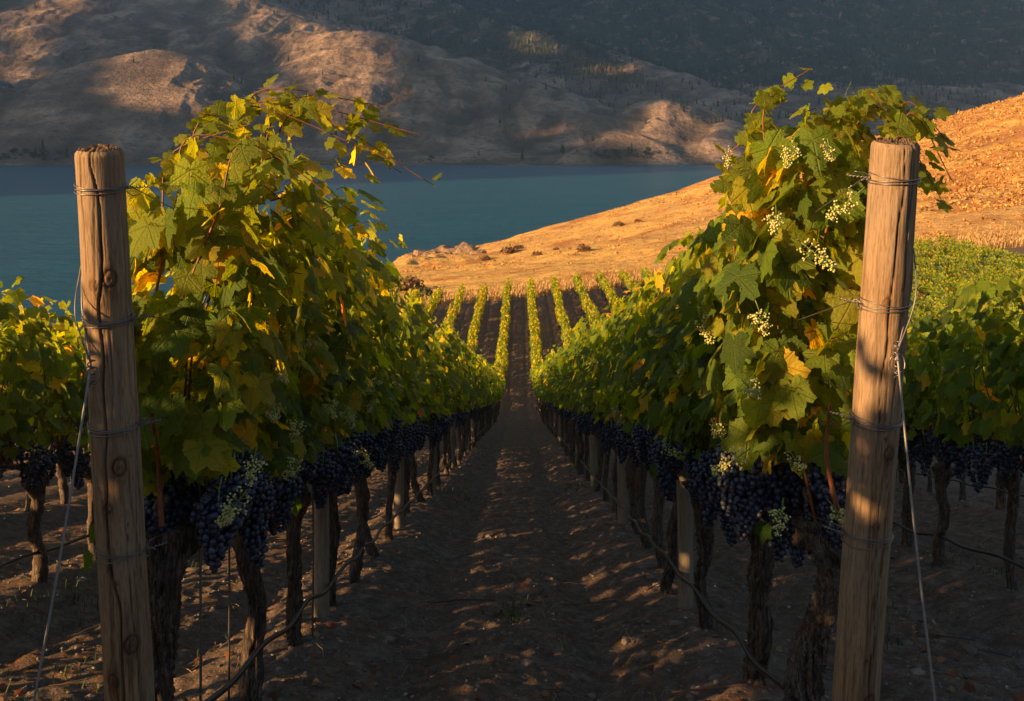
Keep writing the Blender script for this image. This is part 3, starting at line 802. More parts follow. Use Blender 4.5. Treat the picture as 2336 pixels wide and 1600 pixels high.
def inner_flower(px, py, ri, off=-.02):
    """place a flower cluster on the lane face of a row: returns world point"""
    face = -.80 if ri < 0 else .72
    d = max(3.22 if ri > -1 else 3.0, (face+ (off if ri < 0 else -off))*F/(px-1180)); return P(px, py, d)
FLP = {-1: [(640,845),(680,950),(785,935),(840,918),(580,1033),(548,1128),(910,787),(682,1040),(812,1018),(710,770),(745,905),(860,860),(620,930)],
       0: [(1720,700),(1825,555),(1550,822),(1690,868),(1685,1030),(1800,1035),(1775,1150),(1480,745),(1650,350),(1800,325),(1500,1010),(1880,330),(1890,1150),(1945,440),(1420,800),(1620,960),(1590,720),(1400,930),(1760,480)]}
fl_world = [(inner_flower(px_, py_, ri), ri) for ri in FLP for px_, py_ in FLP[ri]]
fl_used = [False]*len(fl_world)
def plume(A, S, rg, root, top_, end, n=26):
    """a long shoot bent over by the wind, thickly set with leaves; points in the vine's own space"""
    pts = bez([root, (np.array(root)*.45+np.array(top_)*.55), top_, end], 20)
    V, fs = tube(pts, np.linspace(.005, .0015, 20), 5, cap=False); S.add(V, fs, (.9, 1.1, .8))
    t = np.sort(rg.uniform(.1, 1, n)); p = np.stack([np.interp(t, np.linspace(0, 1, 20), pts[:, i]) for i in range(3)], 1)
    p = p + rg.normal(0, .024, (n, 3)); sz = rg.uniform(.05, .085, n)*(1-.4*t)
    N = np.stack([rg.normal(.2, .5, n), rg.normal(-.6, .5, n), rg.normal(.6, .4, n)], 1)
    T = np.stack([rg.uniform(.5, 1.2, n), rg.normal(0, .3, n), rg.uniform(-1.0, -.2, n)], 1)
    c = leaf_cols(n, rg, 1.)*.5 + np.array([.16, .19, .02])*rg.uniform(.6, 1.2, (n, 1)); put_leaves(A, p, N, T, sz, 0, c, rg)
def hero_vine(ri, idx, y):
    h = HERO[(ri, idx)]; rg = np.random.RandomState(500+ri*50+idx)
    x = row_x(ri); z = float(field_z(x, y)) + .03
    vine = empty('grapevine', (x, y, z)); tag(vine, h['desc'], 'grapevine', 'vines at the near end of the %s' % ROWNAME[ri])
    fo = dict(h['fol']); A, S = foliage(rg, 0, **fo)
    for _ in range(3):                                   # sturdy reddish canes rising from the head
        yy = rg.uniform(-.42, .42); b0 = np.array([rg.uniform(-.03, .03), yy, .93-SL*yy])
        V, fs = tube(bez([b0, b0+[rg.normal(0, .02), .02, .2], b0+[rg.normal(0, .04), rg.normal(0, .03), .38]], 12), np.linspace(.0095, .005, 12), 7, cap=False); S.add(V, fs, (1, 1, 1))
    # a few young bright leaves low among the grapes
    n = 5; pos = np.stack([rg.choice([-.15, .15], n), rg.uniform(-.45, .45, n), rg.uniform(.85, 1.1, n)], 1); pos[:, 2] -= SL*pos[:, 1]
    put_leaves(A, pos, np.stack([np.sign(pos[:, 0]), rg.uniform(-1.4, -.4, n), rg.uniform(0, .5, n)], 1), np.tile([0., 0, -1.], (n, 1)), rg.uniform(.04, .06, n), 0, np.tile([.10, .22, .03], (n, 1)), rg)
    for (r_, t_, e_) in h.get('plume', []): plume(A, S, rg, r_, t_, e_)
    link('foliage', A.mesh('foliage', [M['leaf']]), vine); link_pieces(S, 'shoot', [M['cane']], vine)
    T, Cn = trunk_acc(rg, 0, **h['tr'])
    link('trunk', T.mesh('trunk', [M['bark']]), vine); link('cordon', Cn.mesh('cordon', [M['bark']]), vine)
    n = h['nclu']; ri_out = -1 if ri < 0 else 1
    n2 = int(n*1.15)
    for k in range(n2):
        yy = (-.5 if idx else -.17) + (1.0 if idx else .67)*(k+.5)/n2 + rg.uniform(-.03, .03); xx = (-1)**k*rg.uniform(.06, .22)
        if xx*ri_out > 0 and idx == 0: xx *= .45
        o = link('grape_cluster', GR0[rg.randint(5)], vine); o.location = (xx, yy, .89+rg.uniform(.10, .26) - SL*yy)
        o.rotation_euler = (rg.uniform(-.12, .12), rg.uniform(-.12, .12), rg.uniform(0, 6)); sc = h['gs']*rg.uniform(.95, 1.2); o.scale = (sc, sc, sc)
    return vine
def attach_flowers(vine, ri, y0, y1):
    for k, (p, r) in enumerate(fl_world):
        if r == ri and not fl_used[k] and y0 <= p[1] < y1:
            fl_used[k] = True
            L = vine.location; o = link('flower_cluster', FLW[k % 3], vine)
            sc = Vector(vine.scale); o.location = ((p[0]-L[0])/sc[0], (p[1]-L[1])/sc[1], (p[2]-L[2])/sc[2])
            s = .80+.15*((k*7) % 3); o.scale = (s, s, s); o.rotation_euler = ((k*1.3) % 2-1, (k*.9) % 1.6-.8, k)
for ri, YS in ((-1, LEFT_Y), (0, RIGHT_Y)):
    for idx, y in enumerate(YS):
        v = hero_vine(ri, idx, y) if (ri, idx) in HERO else add_vine(ri, y, idx)
        nxt = YS[idx+1] if idx+1 < len(YS) else 999
        if y < 15: attach_flowers(v, ri, 0 if idx == 0 else (YS[idx-1]+y)/2, (y+nxt)/2)
for ri, y0, y1 in ((-2, -1.6, 21), (1, 5.6, 21), (-3, 9.2, 14), (2, 8.4, 14.5)):
    for idx, y in enumerate(np.arange(y0, y1, .93)): add_vine(ri, y, idx)
for ri in (-2, 1):
    for y in np.arange(68, 94.5, 1.0): add_vine(ri, y, 99)
def rest_of_vineyard():
    """all the remaining small vines, beyond the three hundred that show largest"""
    src = []
    for sk, sh in ((0, SL), (1, .04)):
        for k in range(4):
            src.append((sk, variant(2, sh, k)))
    def arr(me):
        n = len(me.vertices); v = np.empty(n*3, np.float32); me.vertices.foreach_get('co', v)
        c = np.empty(n*4, np.float32); me.attributes['tint'].data.foreach_get('color', c)
        f = {}
        for p_ in (3, 4): f[p_] = []
        li = np.empty(len(me.loops), np.int32); me.loops.foreach_get('vertex_index', li)
        tot = np.empty(len(me.polygons), np.int32); me.polygons.foreach_get('loop_total', tot)
        st = np.empty(len(me.polygons), np.int32); me.polygons.foreach_get('loop_start', st)
        out = []
        for p_ in (3, 4):
            ii = np.where(tot == p_)[0]
            if len(ii): out.append(li[st[ii][:, None]+np.arange(p_)])
        return v.reshape(-1, 3), c.reshape(-1, 4)[:, :3], out
    cache = [(sk, arr(v['foliage']), arr(v['trunk'])) for sk, v in src]
    rg = np.random.RandomState(77); A = Acc(); T = Acc(); spans = []
    for ri in range(-9, 19):
        if ri in (-1, 0): continue
        if ri in (-2, 1): spans.append((ri, 21.5, 67.5))
        elif ri in (-3, 2): spans.append((ri, 14.6, 95)); spans.append((ri, -3.5, 9)) if ri < 0 else None
        elif ri == -4: spans.append((ri, -4, 95))
        elif ri < 0: spans.append((ri, 20, 95))
        else: spans.append((ri, 20 if ri < 6 else 45, 95))
    for ri, y0, y1 in spans:
        for y in np.arange(y0, y1, 1.15):
            x = row_x(ri); 
            if (x/y if y > 1 else 0) > .62 or x < -22: continue
            sk = 0 if shear_at(y) > .15 else 1
            _, fo, tr = cache[sk*4 + rg.randint(4)]
            sc = np.array([rg.choice([-1, 1])*(.8 if y > 50 else 1), 1.15, rg.uniform(.86, 1.06)])
            if y > 50 and rg.rand() < .03: continue
            o = np.array([x+rg.normal(0, .07), y+rg.uniform(-.2, .2), float(field_z(x, y))+.02])
            A.add(fo[0]*sc+o, fo[2], fo[1]); T.add(tr[0]*sc+o, tr[2], (1, 1, 1))
    tag(link('distant_vines', A.mesh('distant_vines', [M['leaf_far']])), kind='stuff')
    tag(link('distant_vine_trunks', T.mesh('distant_vine_trunks', [M['bark']])), kind='stuff')
rest_of_vineyard()
print('vines', NV[0])

# ------------------------------------------------------------------ posts
def end_post(name, base, top, r0, r1, seed, crack, knots, desc):
    """leaning log end post; knots: (height fraction, angle, size); angle 0 = towards the camera"""
    base = np.array(base, float); top = np.array(top, float); L = np.linalg.norm(top-base); ax = Vector((top-base)/L)
    rg = np.random.RandomState(seed); m, n = 300, 120
    o_ = empty(name, base); tag(o_, desc, 'post', 'end posts of the two nearest rows')
    q = Vector((0, 0, 1)).rotation_difference(ax); o_.rotation_mode = 'QUATERNION'; o_.rotation_quaternion = q
    z = np.linspace(-.15, L, m)[:, None]; a = np.linspace(-PI, PI, n, endpoint=False)[None, :]
    fr = z/L
    r = (r0+(r1-r0)*fr)*(1+0*a)
    r = r*(1 + .035*fbm(np.cos(a)*1.2+seed, np.sin(a)*1.2, z*1.6, oct=3, seed=seed)*2)
    dark = np.zeros_like(r)
    for (a0, wob, z0, z1, wd, dp) in crack:
        ac = a0 + wob*(fbm(z*2.2+seed, z*0+a0, oct=3, seed=seed+3))
        da = np.abs(((a-ac+PI) % (2*PI))-PI)*r0
        w_ = wd*(.55+.45*np.sin(np.clip((z-z0)/(z1-z0), 0, 1)*PI))*((z > z0) & (z < z1)) + 1e-5
        g = np.exp(-(da/w_)**2); r = r - dp*g; dark = np.maximum(dark, g)
    for k in range(60):
        a0 = rg.uniform(-PI, PI); zc = rg.uniform(0, L); ln = rg.uniform(.06, .35)
        da = np.abs(((a-a0-.1*np.sin(z*9+k)+PI) % (2*PI))-PI)*r0
        g = np.exp(-(da/.0018)**2)*np.exp(-((z-zc)/ln)**4); r = r-.0028*g; dark = np.maximum(dark, .75*g)
    kn = np.zeros_like(r)
    for (kf, ka, ks) in knots:
        dz = (z-kf*L); da = (((a-ka+PI) % (2*PI))-PI)*r0; rr = np.sqrt((da)**2 + (dz*.72)**2)
        r = r + ks*.30*np.exp(-(rr/(ks*1.2))**2) - ks*.22*np.exp(-((rr-ks*.62)/(ks*.13))**2) - ks*.18*np.exp(-(rr/(ks*.22))**2)
        kn = np.maximum(kn, np.exp(-(rr/(ks*.66))**4)*(.62+.35*np.sin(rr/ks*24))); dark = np.maximum(dark, .95*np.exp(-((rr-ks*.66)/(ks*.12))**2)); kn = np.maximum(kn, .38*np.exp(-(da/(ks*.9))**2 - (dz/(ks*3.2))**2))
    # rim
    ed = np.clip((z-(L-.012))/.012, 0, 1); r = r - .007*ed**2 - .004*ed*vnoise(np.cos(a)*6, np.sin(a)*6, None, 4)
    V = np.stack([r*np.sin(a), -r*np.cos(a), z+0*a], -1).reshape(-1, 3)
    col = np.ones((m, n, 3)); col = col*(1-.80*dark[..., None]); col = col*(1-kn[..., None]*np.array([.62, .78, .85]))
    Fq = grid_faces(m, n, True)
    A = Acc(); A.add(V, Fq, col.reshape(-1, 3))
    # sawn top with rings and checks
    rr_ = np.linspace(0, 1, 26)[::-1]; rt = r[-1][None, :]*rr_[:, None]; aa = a[0][None, :]
    zt = L + .003*np.sin(rt*900) + .010*fbm(np.cos(aa)*rt*70, np.sin(aa)*rt*70, oct=3, seed=seed+8)*(rr_[:, None] < .97)
    chk = np.zeros_like(rt)
    for a0 in [rg.uniform(-PI, PI) for _ in range(6)] + [c[0] for c in crack]:
        da = np.abs(((aa-a0+PI) % (2*PI))-PI)*rt; chk = np.maximum(chk, np.exp(-(da/.0017)**2)*(rt > .008))
    zt = zt - chk*.008
    Vt = np.stack([rt*np.sin(aa), -rt*np.cos(aa), zt], -1).reshape(-1, 3)
    ct = (.45+.12*np.sin(rt*900)-.25*chk)[..., None]*np.ones(3); A.add(Vt, grid_faces(26, n, True)[:, ::1], ct.reshape(-1, 3))
    link('log', A.mesh('log', [M['post']]), o_)
    return o_, L
def wrap(parent, h, r, turns, tilt, seed, tail_dir):
    """a few turns of wire round the post with a twisted tail"""
    rg = np.random.RandomState(seed); A = Acc(); n = 60
    a = np.linspace(0, 2*PI, n)
    for k in range(turns):
        ph = rg.uniform(0, 6); rr = r + .0032 + .001*np.sin(a*3+ph)
        zz = h + (k-(turns-1)/2)*.0075 + tilt*np.sin(a+ph*.2+k*.8) + .002*np.sin(a*2+ph)
        V, fs = tube(np.stack([rr*np.sin(a), -rr*np.cos(a), zz], 1), .0017, 6, cap=False); A.add(V, fs)
    sx = tail_dir; b0 = np.array([sx*r, -.01, h])
    for k in range(3):
        e = b0+np.array([sx*rg.uniform(.02, .045), rg.uniform(-.02, .03), rg.uniform(-.02, .025)])
        V, fs = tube(bez([b0, (b0+e)/2+rg.normal(0, .006, 3), e], 7), .0013, 5); A.add(V, fs)
    t = np.linspace(0, 1, 40)
    tw = np.stack([b0[0]+sx*.05*t+.003*np.cos(t*40), b0[1]+.05*t, h+.003*np.sin(t*40)-.004*t], 1)
    V, fs = tube(tw, .0016, 5); A.add(V, fs)
    link('wire_wrap', A.mesh('wire_wrap', [M['wire']]), parent)

LB, LTp = (-1.150, 3.00, -2.225), (-1.149, 2.72, -.094)
RB, RTp = (.985, 3.03, -2.235), (1.029, 2.72, -.075)
lp, LL = end_post('end_post', LB, LTp, .0685, .0635, 3,
    [(.12, .85, .1, 2.2, .0026, .014), (-.35, .6, .0, 1.2, .0018, .006), (-.55, .3, 1.75, 2.2, .0022, .008), (.85, .4, .3, 1.1, .0015, .005)],
    [(.838, .52, .026), (.83, -.12, .017), (.585, .50, .028), (.53, -.05, .016), (.445, -.1, .013), (.425, .1, .006), (.335, .60, .030), (.285, -.22, .024), (.10, .1, .014)],
    'grey-brown cracked end post with dark knots, leaning out at the left')
rp, RL = end_post('end_post', RB, RTp, .0685, .0635, 9,
    [(-.25, .5, 1.35, 2.2, .0020, .008), (.35, .4, 1.7, 2.2, .0018, .006), (.15, .5, .2, 1.3, .0012, .004), (.1, .3, .0, .7, .0020, .007)],
    [(.80, -.25, .016), (.60, .30, .022), (.50, -.02, .014), (.47, .5, .010), (.25, .25, .024), (.04, .15, .016), (.62, .1, .006), (.31, .0, .006)],
    'warm brown end post lit by the sun, leaning out at the right')
def post_point(B, T, py):
    """distance along the post where it crosses a level seen at height py"""
    B, T = np.array(B), np.array(T); best = None
    for t in np.linspace(0, 1, 800):
        p = B+(T-B)*t; y = 260-F*p[2]/p[1]
        if best is None or abs(y-py) < best[0]: best = (abs(y-py), t, p)
    return best[1], best[2]
rad = lambda t: .0685+(.0635-.0685)*t
WL, WR = [], []
for k, py_ in enumerate((426, 722, 962, 1245)):
    t, p = post_point(LB, LTp, py_); wrap(lp, t*LL, rad(t)+.001, 3, .004 if k < 3 else .012, 30+k, 1); WL.append(p)
for k, py_ in enumerate((405, 687, 950, 1210)):
    t, p = post_point(RB, RTp, py_); wrap(rp, t*RL, rad(t)+.001, 3, .006 if k < 3 else .012, 40+k, -1); WR.append(p)

# line posts
def line_post(ri, y, lab):
    x = row_x(ri); z = float(field_z(x, y)); rg = np.random.RandomState(int(y*10)+ri)
    r = .047; m, n = (70, 28) if y < 14 else (12, 10)
    def disp(t, a, p):
        d = fbm(np.cos(a)*1.5, np.sin(a)*1.5+y, t*3, oct=3, seed=5)*.006
        return d - .006*np.exp(-(np.abs(((a-5+.4*np.sin(t*5)) % (2*PI))-PI)*r/.002)**2)
    V, fs = tube(np.stack([np.zeros(m), np.zeros(m), np.linspace(-.2, 1.95, m)], 1), r, n, disp)
    o = link('line_post', mesh_np('line_post', V, fs, [M['linepost']], True, {'tint': np.ones((len(V), 3))}))
    o.location = (x, y, z); o.rotation_euler = (rg.uniform(-.015, .015), rg.uniform(-.015, .015), rg.uniform(0, 6))
    tag(o, lab, 'post', 'wooden posts along the rows')
for ri, Y0, st, nm in ((-1, 5.77, 3.68, 'left'), (0, 6.11, 3.8, 'right')):
    k = 0
    for y in np.arange(Y0, 60, st):
        line_post(ri, y, '%s wooden post down the %s row, grey-brown, rising among the vine trunks' % (ORD[k], nm) if k < 6 else 'small far wooden post among the last trunks of the %s row' % nm); k += 1
for ri, ys_, nm in ((-2, (9.5, 13.2), 'behind the left row'), (1, (8.85, 12.6), 'behind the right row')):
    for k, y in enumerate(ys_): line_post(ri, y, '%s dim wooden post in the row %s' % (('nearer', 'farther')[k], nm))

# trellis wires
def wire(pts, r, name, lab, cat, mat='wire', n=6, group=None, nseg=None):
    p = bez(pts, nseg or max(40, len(pts)*6)); V, fs = tube(p, r, n)
    o = link(name, mesh_np(name, V, fs, [M[mat]], True, {'tint': np.ones((len(V), 3))})); tag(o, lab, cat, group); return o
HN = ['highest', 'second highest', 'second lowest', 'lowest']
for ri, W, nm in ((-1, WL, 'left'), (0, WR, 'right')):
    xr = row_x(ri)
    for k, h in enumerate((1.98, 1.62, 1.30, .94)):
        p0 = W[k]+np.array([.06 if ri < 0 else -.06, .05, 0]); pts = [p0]
        for y in [4.0, 6, 9, 13, 18, 24, 32, 42, 52, 60]:
            pts.append((xr + (.06 if ri < 0 else -.06)*(k < 3)*(1 if k % 2 else .3), y, float(field_z(xr, y))+h))
        wire(pts, .0016, 'trellis_wire', '%s trellis wire running from the %s end post into the leaves' % (HN[k], nm), 'wire', group='trellis wires tied to the end posts', nseg=140)
for ri, nm in ((-2, 'left'), (1, 'right')):
    xr = row_x(ri)
    for k, h in enumerate((1.85, 1.0)):
        wire([(xr-.3*(k == 0)*(1 if ri > 0 else -1)*.8, y, float(field_z(xr, y))+h) for y in (4.5, 7, 10, 14, 20)], .0016, 'trellis_wire', '%s trellis wire of the row behind the %s one' % (('upper', 'fruit-level')[k], nm), 'wire', nseg=60)

# drip hoses
rgh = np.random.RandomState(4)
for ri, nm, y0 in ((-1, 'left row beside the lane', 2.9), (0, 'right row beside the lane', 2.9), (-2, 'row behind the left one', 4.5), (1, 'row behind the right one', 4.5), (2, 'third row out on the right', 6.5)):
    xr = row_x(ri); pts = []
    YS = {-1: LEFT_Y, 0: RIGHT_Y}.get(ri, list(np.arange(5.6, 30, .93)))
    for j, y in enumerate([y0]+[v for v in YS if v < 34 and v > y0]):
        pts.append((xr + (.055 if ri < 0 else -.055), y, float(field_z(xr, y))+.30+rgh.uniform(-.008, .008)))
        if y < 24: pts.append((xr + (.06 if ri < 0 else -.06), y+.46, float(field_z(xr, y+.46))+.275+rgh.uniform(-.012, .012)))
    wire(pts, .0115, 'drip_hose', 'black drip irrigation hose slung trunk to trunk along the %s' % nm, 'hose', 'hose', 8, nseg=len(pts)*5)

# guy wires
def guy(sgn, knot, foot, B, T, loop_py, lab):
    o = empty('guy_wire', foot); tag(o, lab, 'guy wire', 'guy wires of the two end posts')
    f = Vector(foot); knot = np.array(knot, float)
    loc = lambda p: np.array(p)-np.array(foot)
    A = Acc(); d = np.array(foot)-knot
    V, fs = tube(bez([loc(knot), loc(knot+d*.35+np.array([sgn*-.006, 0, 0])), loc(knot+d*.7), loc(foot)], 40), .0036, 8); A.add(V, fs)
    link('cable', A.mesh('cable', [M['cable']]), o)
    t, c = post_point(B, T, loop_py); B_, T_ = np.array(B), np.array(T); ax = (T_-B_)/np.linalg.norm(T_-B_); r = rad(t)+.006
    A = Acc(); e1 = np.array([1., 0, 0]); e1 -= ax*np.dot(e1, ax); e1 /= np.linalg.norm(e1); e2 = np.cross(ax, e1)   # e2 points away (+y)
    # strand crossing the front of the post to the knot
    far = c - e1*r*sgn*-1; back = c + e2*r; near = c + e1*r*sgn
    ks = knot
    mid = (far*.55+ks*.45) - e2*(r*.85)
    V, fs = tube(bez([back, far*.6+back*.4+ (far-c)*.35, far - e2*.01-ax*.03, mid, ks], 50), .0021, 6); A.add(V, fs)
    low = near - ax*.10 + (near-c)*.03
    V, fs = tube(bez([back, near*.6+back*.4+(near-c)*.35, low, (low+ks)/2 + (near-c)*.04, ks], 50), .0021, 6); A.add(V, fs)
    for v in A.V: v -= np.array(foot)
    link('loop', A.mesh('loop', [M['cable']]), o)
    A = Acc(); t_ = np.linspace(0, 1, 80)
    k0 = loc(knot)
    hx_ = np.stack([.010*np.cos(t_*34)*(1-.3*t_), .010*np.sin(t_*34)*(1-.3*t_), .03-.10*t_], 1)+k0
    V, fs = tube(hx_, .0020, 5); A.add(V, fs)
    for s_ in (1, -1):
        a_ = np.linspace(0, 2*PI, 24); lp_ = np.stack([s_*.007+.014*np.cos(a_), .003*np.sin(a_*2), .024*np.sin(a_)-.03], 1)+k0
        V, fs = tube(lp_, .0019, 5, cap=False); A.add(V, fs)
    link('knot', A.mesh('knot', [M['wire']]), o)
guy(-1, P(207, 828, 2.70), (-1.235, 2.28, float(field_z(-1.235, 2.28))-.02), LB, LTp, 600, 'grey guy cable knotted beside the left end post, running down to the ground')
guy(1, P(2036, 800, 2.72), (1.06, 2.36, float(field_z(1.06, 2.36))-.02), RB, RTp, 560, 'grey guy cable knotted beside the right end post, running down to the ground')

# thin metal stakes
for k, (x, y, lab) in enumerate([(-1.10, 3.42, 'thin metal stake with ties beside the gnarled trunk behind the left end post'), (-1.235, 4.22, 'thin metal stake tied to the straight second trunk of the left row'), (-1.1, 5.28, 'thin metal stake beside the wavering third trunk of the left row'), (1.35, 3.75, 'thin metal stake showing just right of the right end post')]):
    z = float(field_z(x, y)); A = Acc(); 
    V, fs = tube([(0, 0, -.1), (.004, 0, .5), (0, 0, 1.3)], .0048, 8); A.add(V, fs)
    for h in (.35, .62, .9):
        a_ = np.linspace(0, 2*PI, 20); V, fs = tube(np.stack([.009*np.cos(a_)-.002, .012*np.sin(a_), h+.004*np.sin(a_)], 1), .002, 5); A.add(V, fs)
        V, fs = tube([(-.006, 0, h), (-.035, .004, h-.002)], .002, 5); A.add(V, fs)
    o = link('vine_stake', A.mesh('vine_stake', [M['stake']]), None, (x, y, z)); tag(o, lab, 'stake', 'metal stakes beside the trunks')
#END_VINEYARD

# ------------------------------------------------------------------ ground litter and small plants
def scatter():
    rg = np.random.RandomState(21); V0, F0 = ico(1); A = Acc()
    n = 9000; d = 3.2*np.exp(rg.rand(n)*math.log(9.0)); x = rg.uniform(-.62, .62, n)*d
    ph = (x-XR)/RS; fr = ph-np.floor(ph)
    for i in range(n):
        s_ = rg.uniform(.003, .013)*(1 + (rg.rand() < .05)*1.6)*(1+.02*d[i]); p = np.array([x[i], d[i], float(0)])
        A.add(V0*(s_*rg.uniform(.7, 1.3, 3)*[1, 1, .7])*(1+.35*(hsh(np.arange(len(V0))+i, i)-.5))[:, None] + p, F0, rg.uniform(.6, 1.3))
    P_ = np.concatenate(A.V); nb = len(V0); c = P_.reshape(-1, nb, 3); zz = gz(x, d)
    A.V = [(c + zz[:, None, None]*np.array([0, 0, 1.])).reshape(-1, 3)]
    b = NB('clods'); v = b.coord(); m = b.done(b.bsdf(b.mix(1, b.ramp(b.noise(v, 12, 3), [(.35, (.14, .11, .09)), (.7, (.30, .245, .205))]), b.attr('tint'), 'MULTIPLY'), .95, .1))
    tag(link('soil_clods', A.mesh('soil_clods', [m], False)), kind='stuff')
    # pale pebbles
    A = Acc(); n = 420; d = 3.6*np.exp(rg.rand(n)*math.log(6.0)); x = rg.uniform(-.58, .58, n)*d; zz = gz(x, d)
    for i in range(n):
        s_ = rg.uniform(.004, .010)*(1+.03*d[i]); A.add(V0*(s_*rg.uniform(.6, 1.3, 3))+[x[i], d[i], zz[i]+.003], F0, np.array([.42, .36, .30])*rg.uniform(.5, 1.2))
    tag(link('pebbles', A.mesh('pebbles', [M['tint']])), kind='stuff')
    # dry leaves, straw and prunings
    A = Acc(); n = 3200; d = 3.4*np.exp(rg.rand(n)*math.log(9.0)); x = rg.uniform(-.6, .6, n)*d
    ph = (x-XR)/RS; fr = ph-np.floor(ph); kp = (rg.rand(n) < .12+.9*np.exp(-((fr-.5)*RS/.22)**2)+.7*np.exp(-(np.minimum(fr, 1-fr)*RS/.3)**2)) & (vnoise(x/.5, d/.8, None, 3) > .42)
    x, d = x[kp], d[kp]; n = len(x); pos = np.stack([x, d, gz(x, d)+.012], 1)
    pal = np.array([(.28, .10, .04), (.36, .17, .07), (.20, .08, .04), (.40, .26, .13)])
    put_leaves(A, pos, np.stack([rg.normal(0, .45, n), rg.normal(0, .45, n), np.ones(n)], 1), np.stack([rg.normal(0, 1, n), rg.normal(0, 1, n), rg.normal(0, .25, n)], 1), rg.uniform(.015, .042, n), 1, pal[rg.randint(0, 4, n)]*rg.uniform(.6, 1.2, (n, 1)), rg)
    tag(link('dry_leaf_litter', A.mesh('dry_leaf_litter', [M['plant']])), kind='stuff')
    A = Acc(); n = 900; d = 3.4*np.exp(rg.rand(n)*math.log(6.0)); x = rg.uniform(-.58, .58, n)*d; zz = gz(x, d)
    for i in range(n):
        ln = rg.uniform(.03, .16)*(1 if rg.rand() < .93 else 2.6); a = rg.uniform(0, PI); dx, dy = math.cos(a)*ln/2, math.sin(a)*ln/2
        pp = bez([(x[i]-dx, d[i]-dy, zz[i]+.006), (x[i]+rg.normal(0, .008), d[i], zz[i]+.012+rg.rand()*.012), (x[i]+dx, d[i]+dy, zz[i]+.008)], 5)
        pp[:, 2] = np.maximum(pp[:, 2], gz(pp[:, 0], pp[:, 1])+.003)
        V, fs = tube(pp, .0009+ln*.009, 4, cap=False); A.add(V, fs, np.array([(.16, .10, .06), (.34, .24, .13), (.09, .06, .045)][rg.randint(3)]))
    tag(link('straw_and_prunings', A.mesh('straw_and_prunings', [M['tint']])), kind='stuff')
    # weeds
    A = Acc(); 
    for cx, cy, nn, sp in [(-.05, 6.2, 70, .16), (-2.9, 6.4, 120, .45), (-3.0, 7.8, 160, .6), (3.4, 7.6, 90, .4), (.9, 14, 120, .5), (.85, 18, 150, 1.0), (-.9, 13.5, 110, .5), (2.0, 5.5, 40, .2), (-2.1, 4.6, 60, .3), (2.3, 6.8, 60, .4), (.8, 24, 140, 1.4), (-.85, 22, 120, 1.4)]:
        for _ in range(nn):
            px_, py_ = cx+rg.normal(0, sp*.5), cy+rg.normal(0, sp); z0 = float(gz(np.array(px_), np.array(py_))); a = rg.uniform(0, 2*PI); h = rg.uniform(.02, .07); l = rg.uniform(.01, .05)
            w_ = .0022+.0002*cy; e = np.array([math.cos(a)*l, math.sin(a)*l, h]); b0 = np.array([px_, py_, z0]); sd = np.array([-math.sin(a), math.cos(a), 0])*w_
            A.add([b0-sd, b0+sd, b0+e*.6+sd*.8+[0, 0, .01], b0+e*.6-sd*.8+[0, 0, .01], b0+e+[0, 0, -.004]], [np.array([[0, 1, 2, 3]]), np.array([[3, 2, 4]])], np.array([.06, .10, .025])*rg.uniform(.6, 1.5))
    tag(link('weeds', A.mesh('weeds', [M['plant']])), kind='stuff')
scatter()

# ------------------------------------------------------------------ golden hillside plants and rocks
def tuft_pts(rg, n, x0, x1, y0, y1, dens=None):
    x = rg.uniform(x0, x1, n); y = rg.uniform(y0, y1, n); return x, y
def blob_leaves(rg, A, c, r, n, col, flat=.7, ls=.12):
    """many small leaf faces through a lumpy crown"""
    v = rg.normal(0, 1, (n, 3)); v = nrm(v)*(rg.rand(n, 1)**.45); v[:, 2] = np.abs(v[:, 2])*flat
    lump = 1+.5*(vnoise(v[:, 0]*2.2+c[0], v[:, 1]*2.2+c[1], v[:, 2]*2.2)-.5)[:, None]
    p = v*r*lump + c; N = nrm(v+rg.normal(0, .6, (n, 3))); T = rg.normal(0, 1, (n, 3))
    T = nrm(T-N*np.sum(T*N, 1, keepdims=True)); S = np.cross(N, T); s_ = (ls*rg.uniform(.5, 1.3, n))[:, None]
    V = np.stack([p-T*s_, p+S*s_*.7, p+T*s_, p-S*s_*.7], 1).reshape(-1, 3)
    k = np.arange(n)*4; A.add(V, np.stack([k, k+1, k+2, k+3], 1), np.repeat(np.array(col)*rg.uniform(.6, 1.35, (n, 1)), 4, 0))
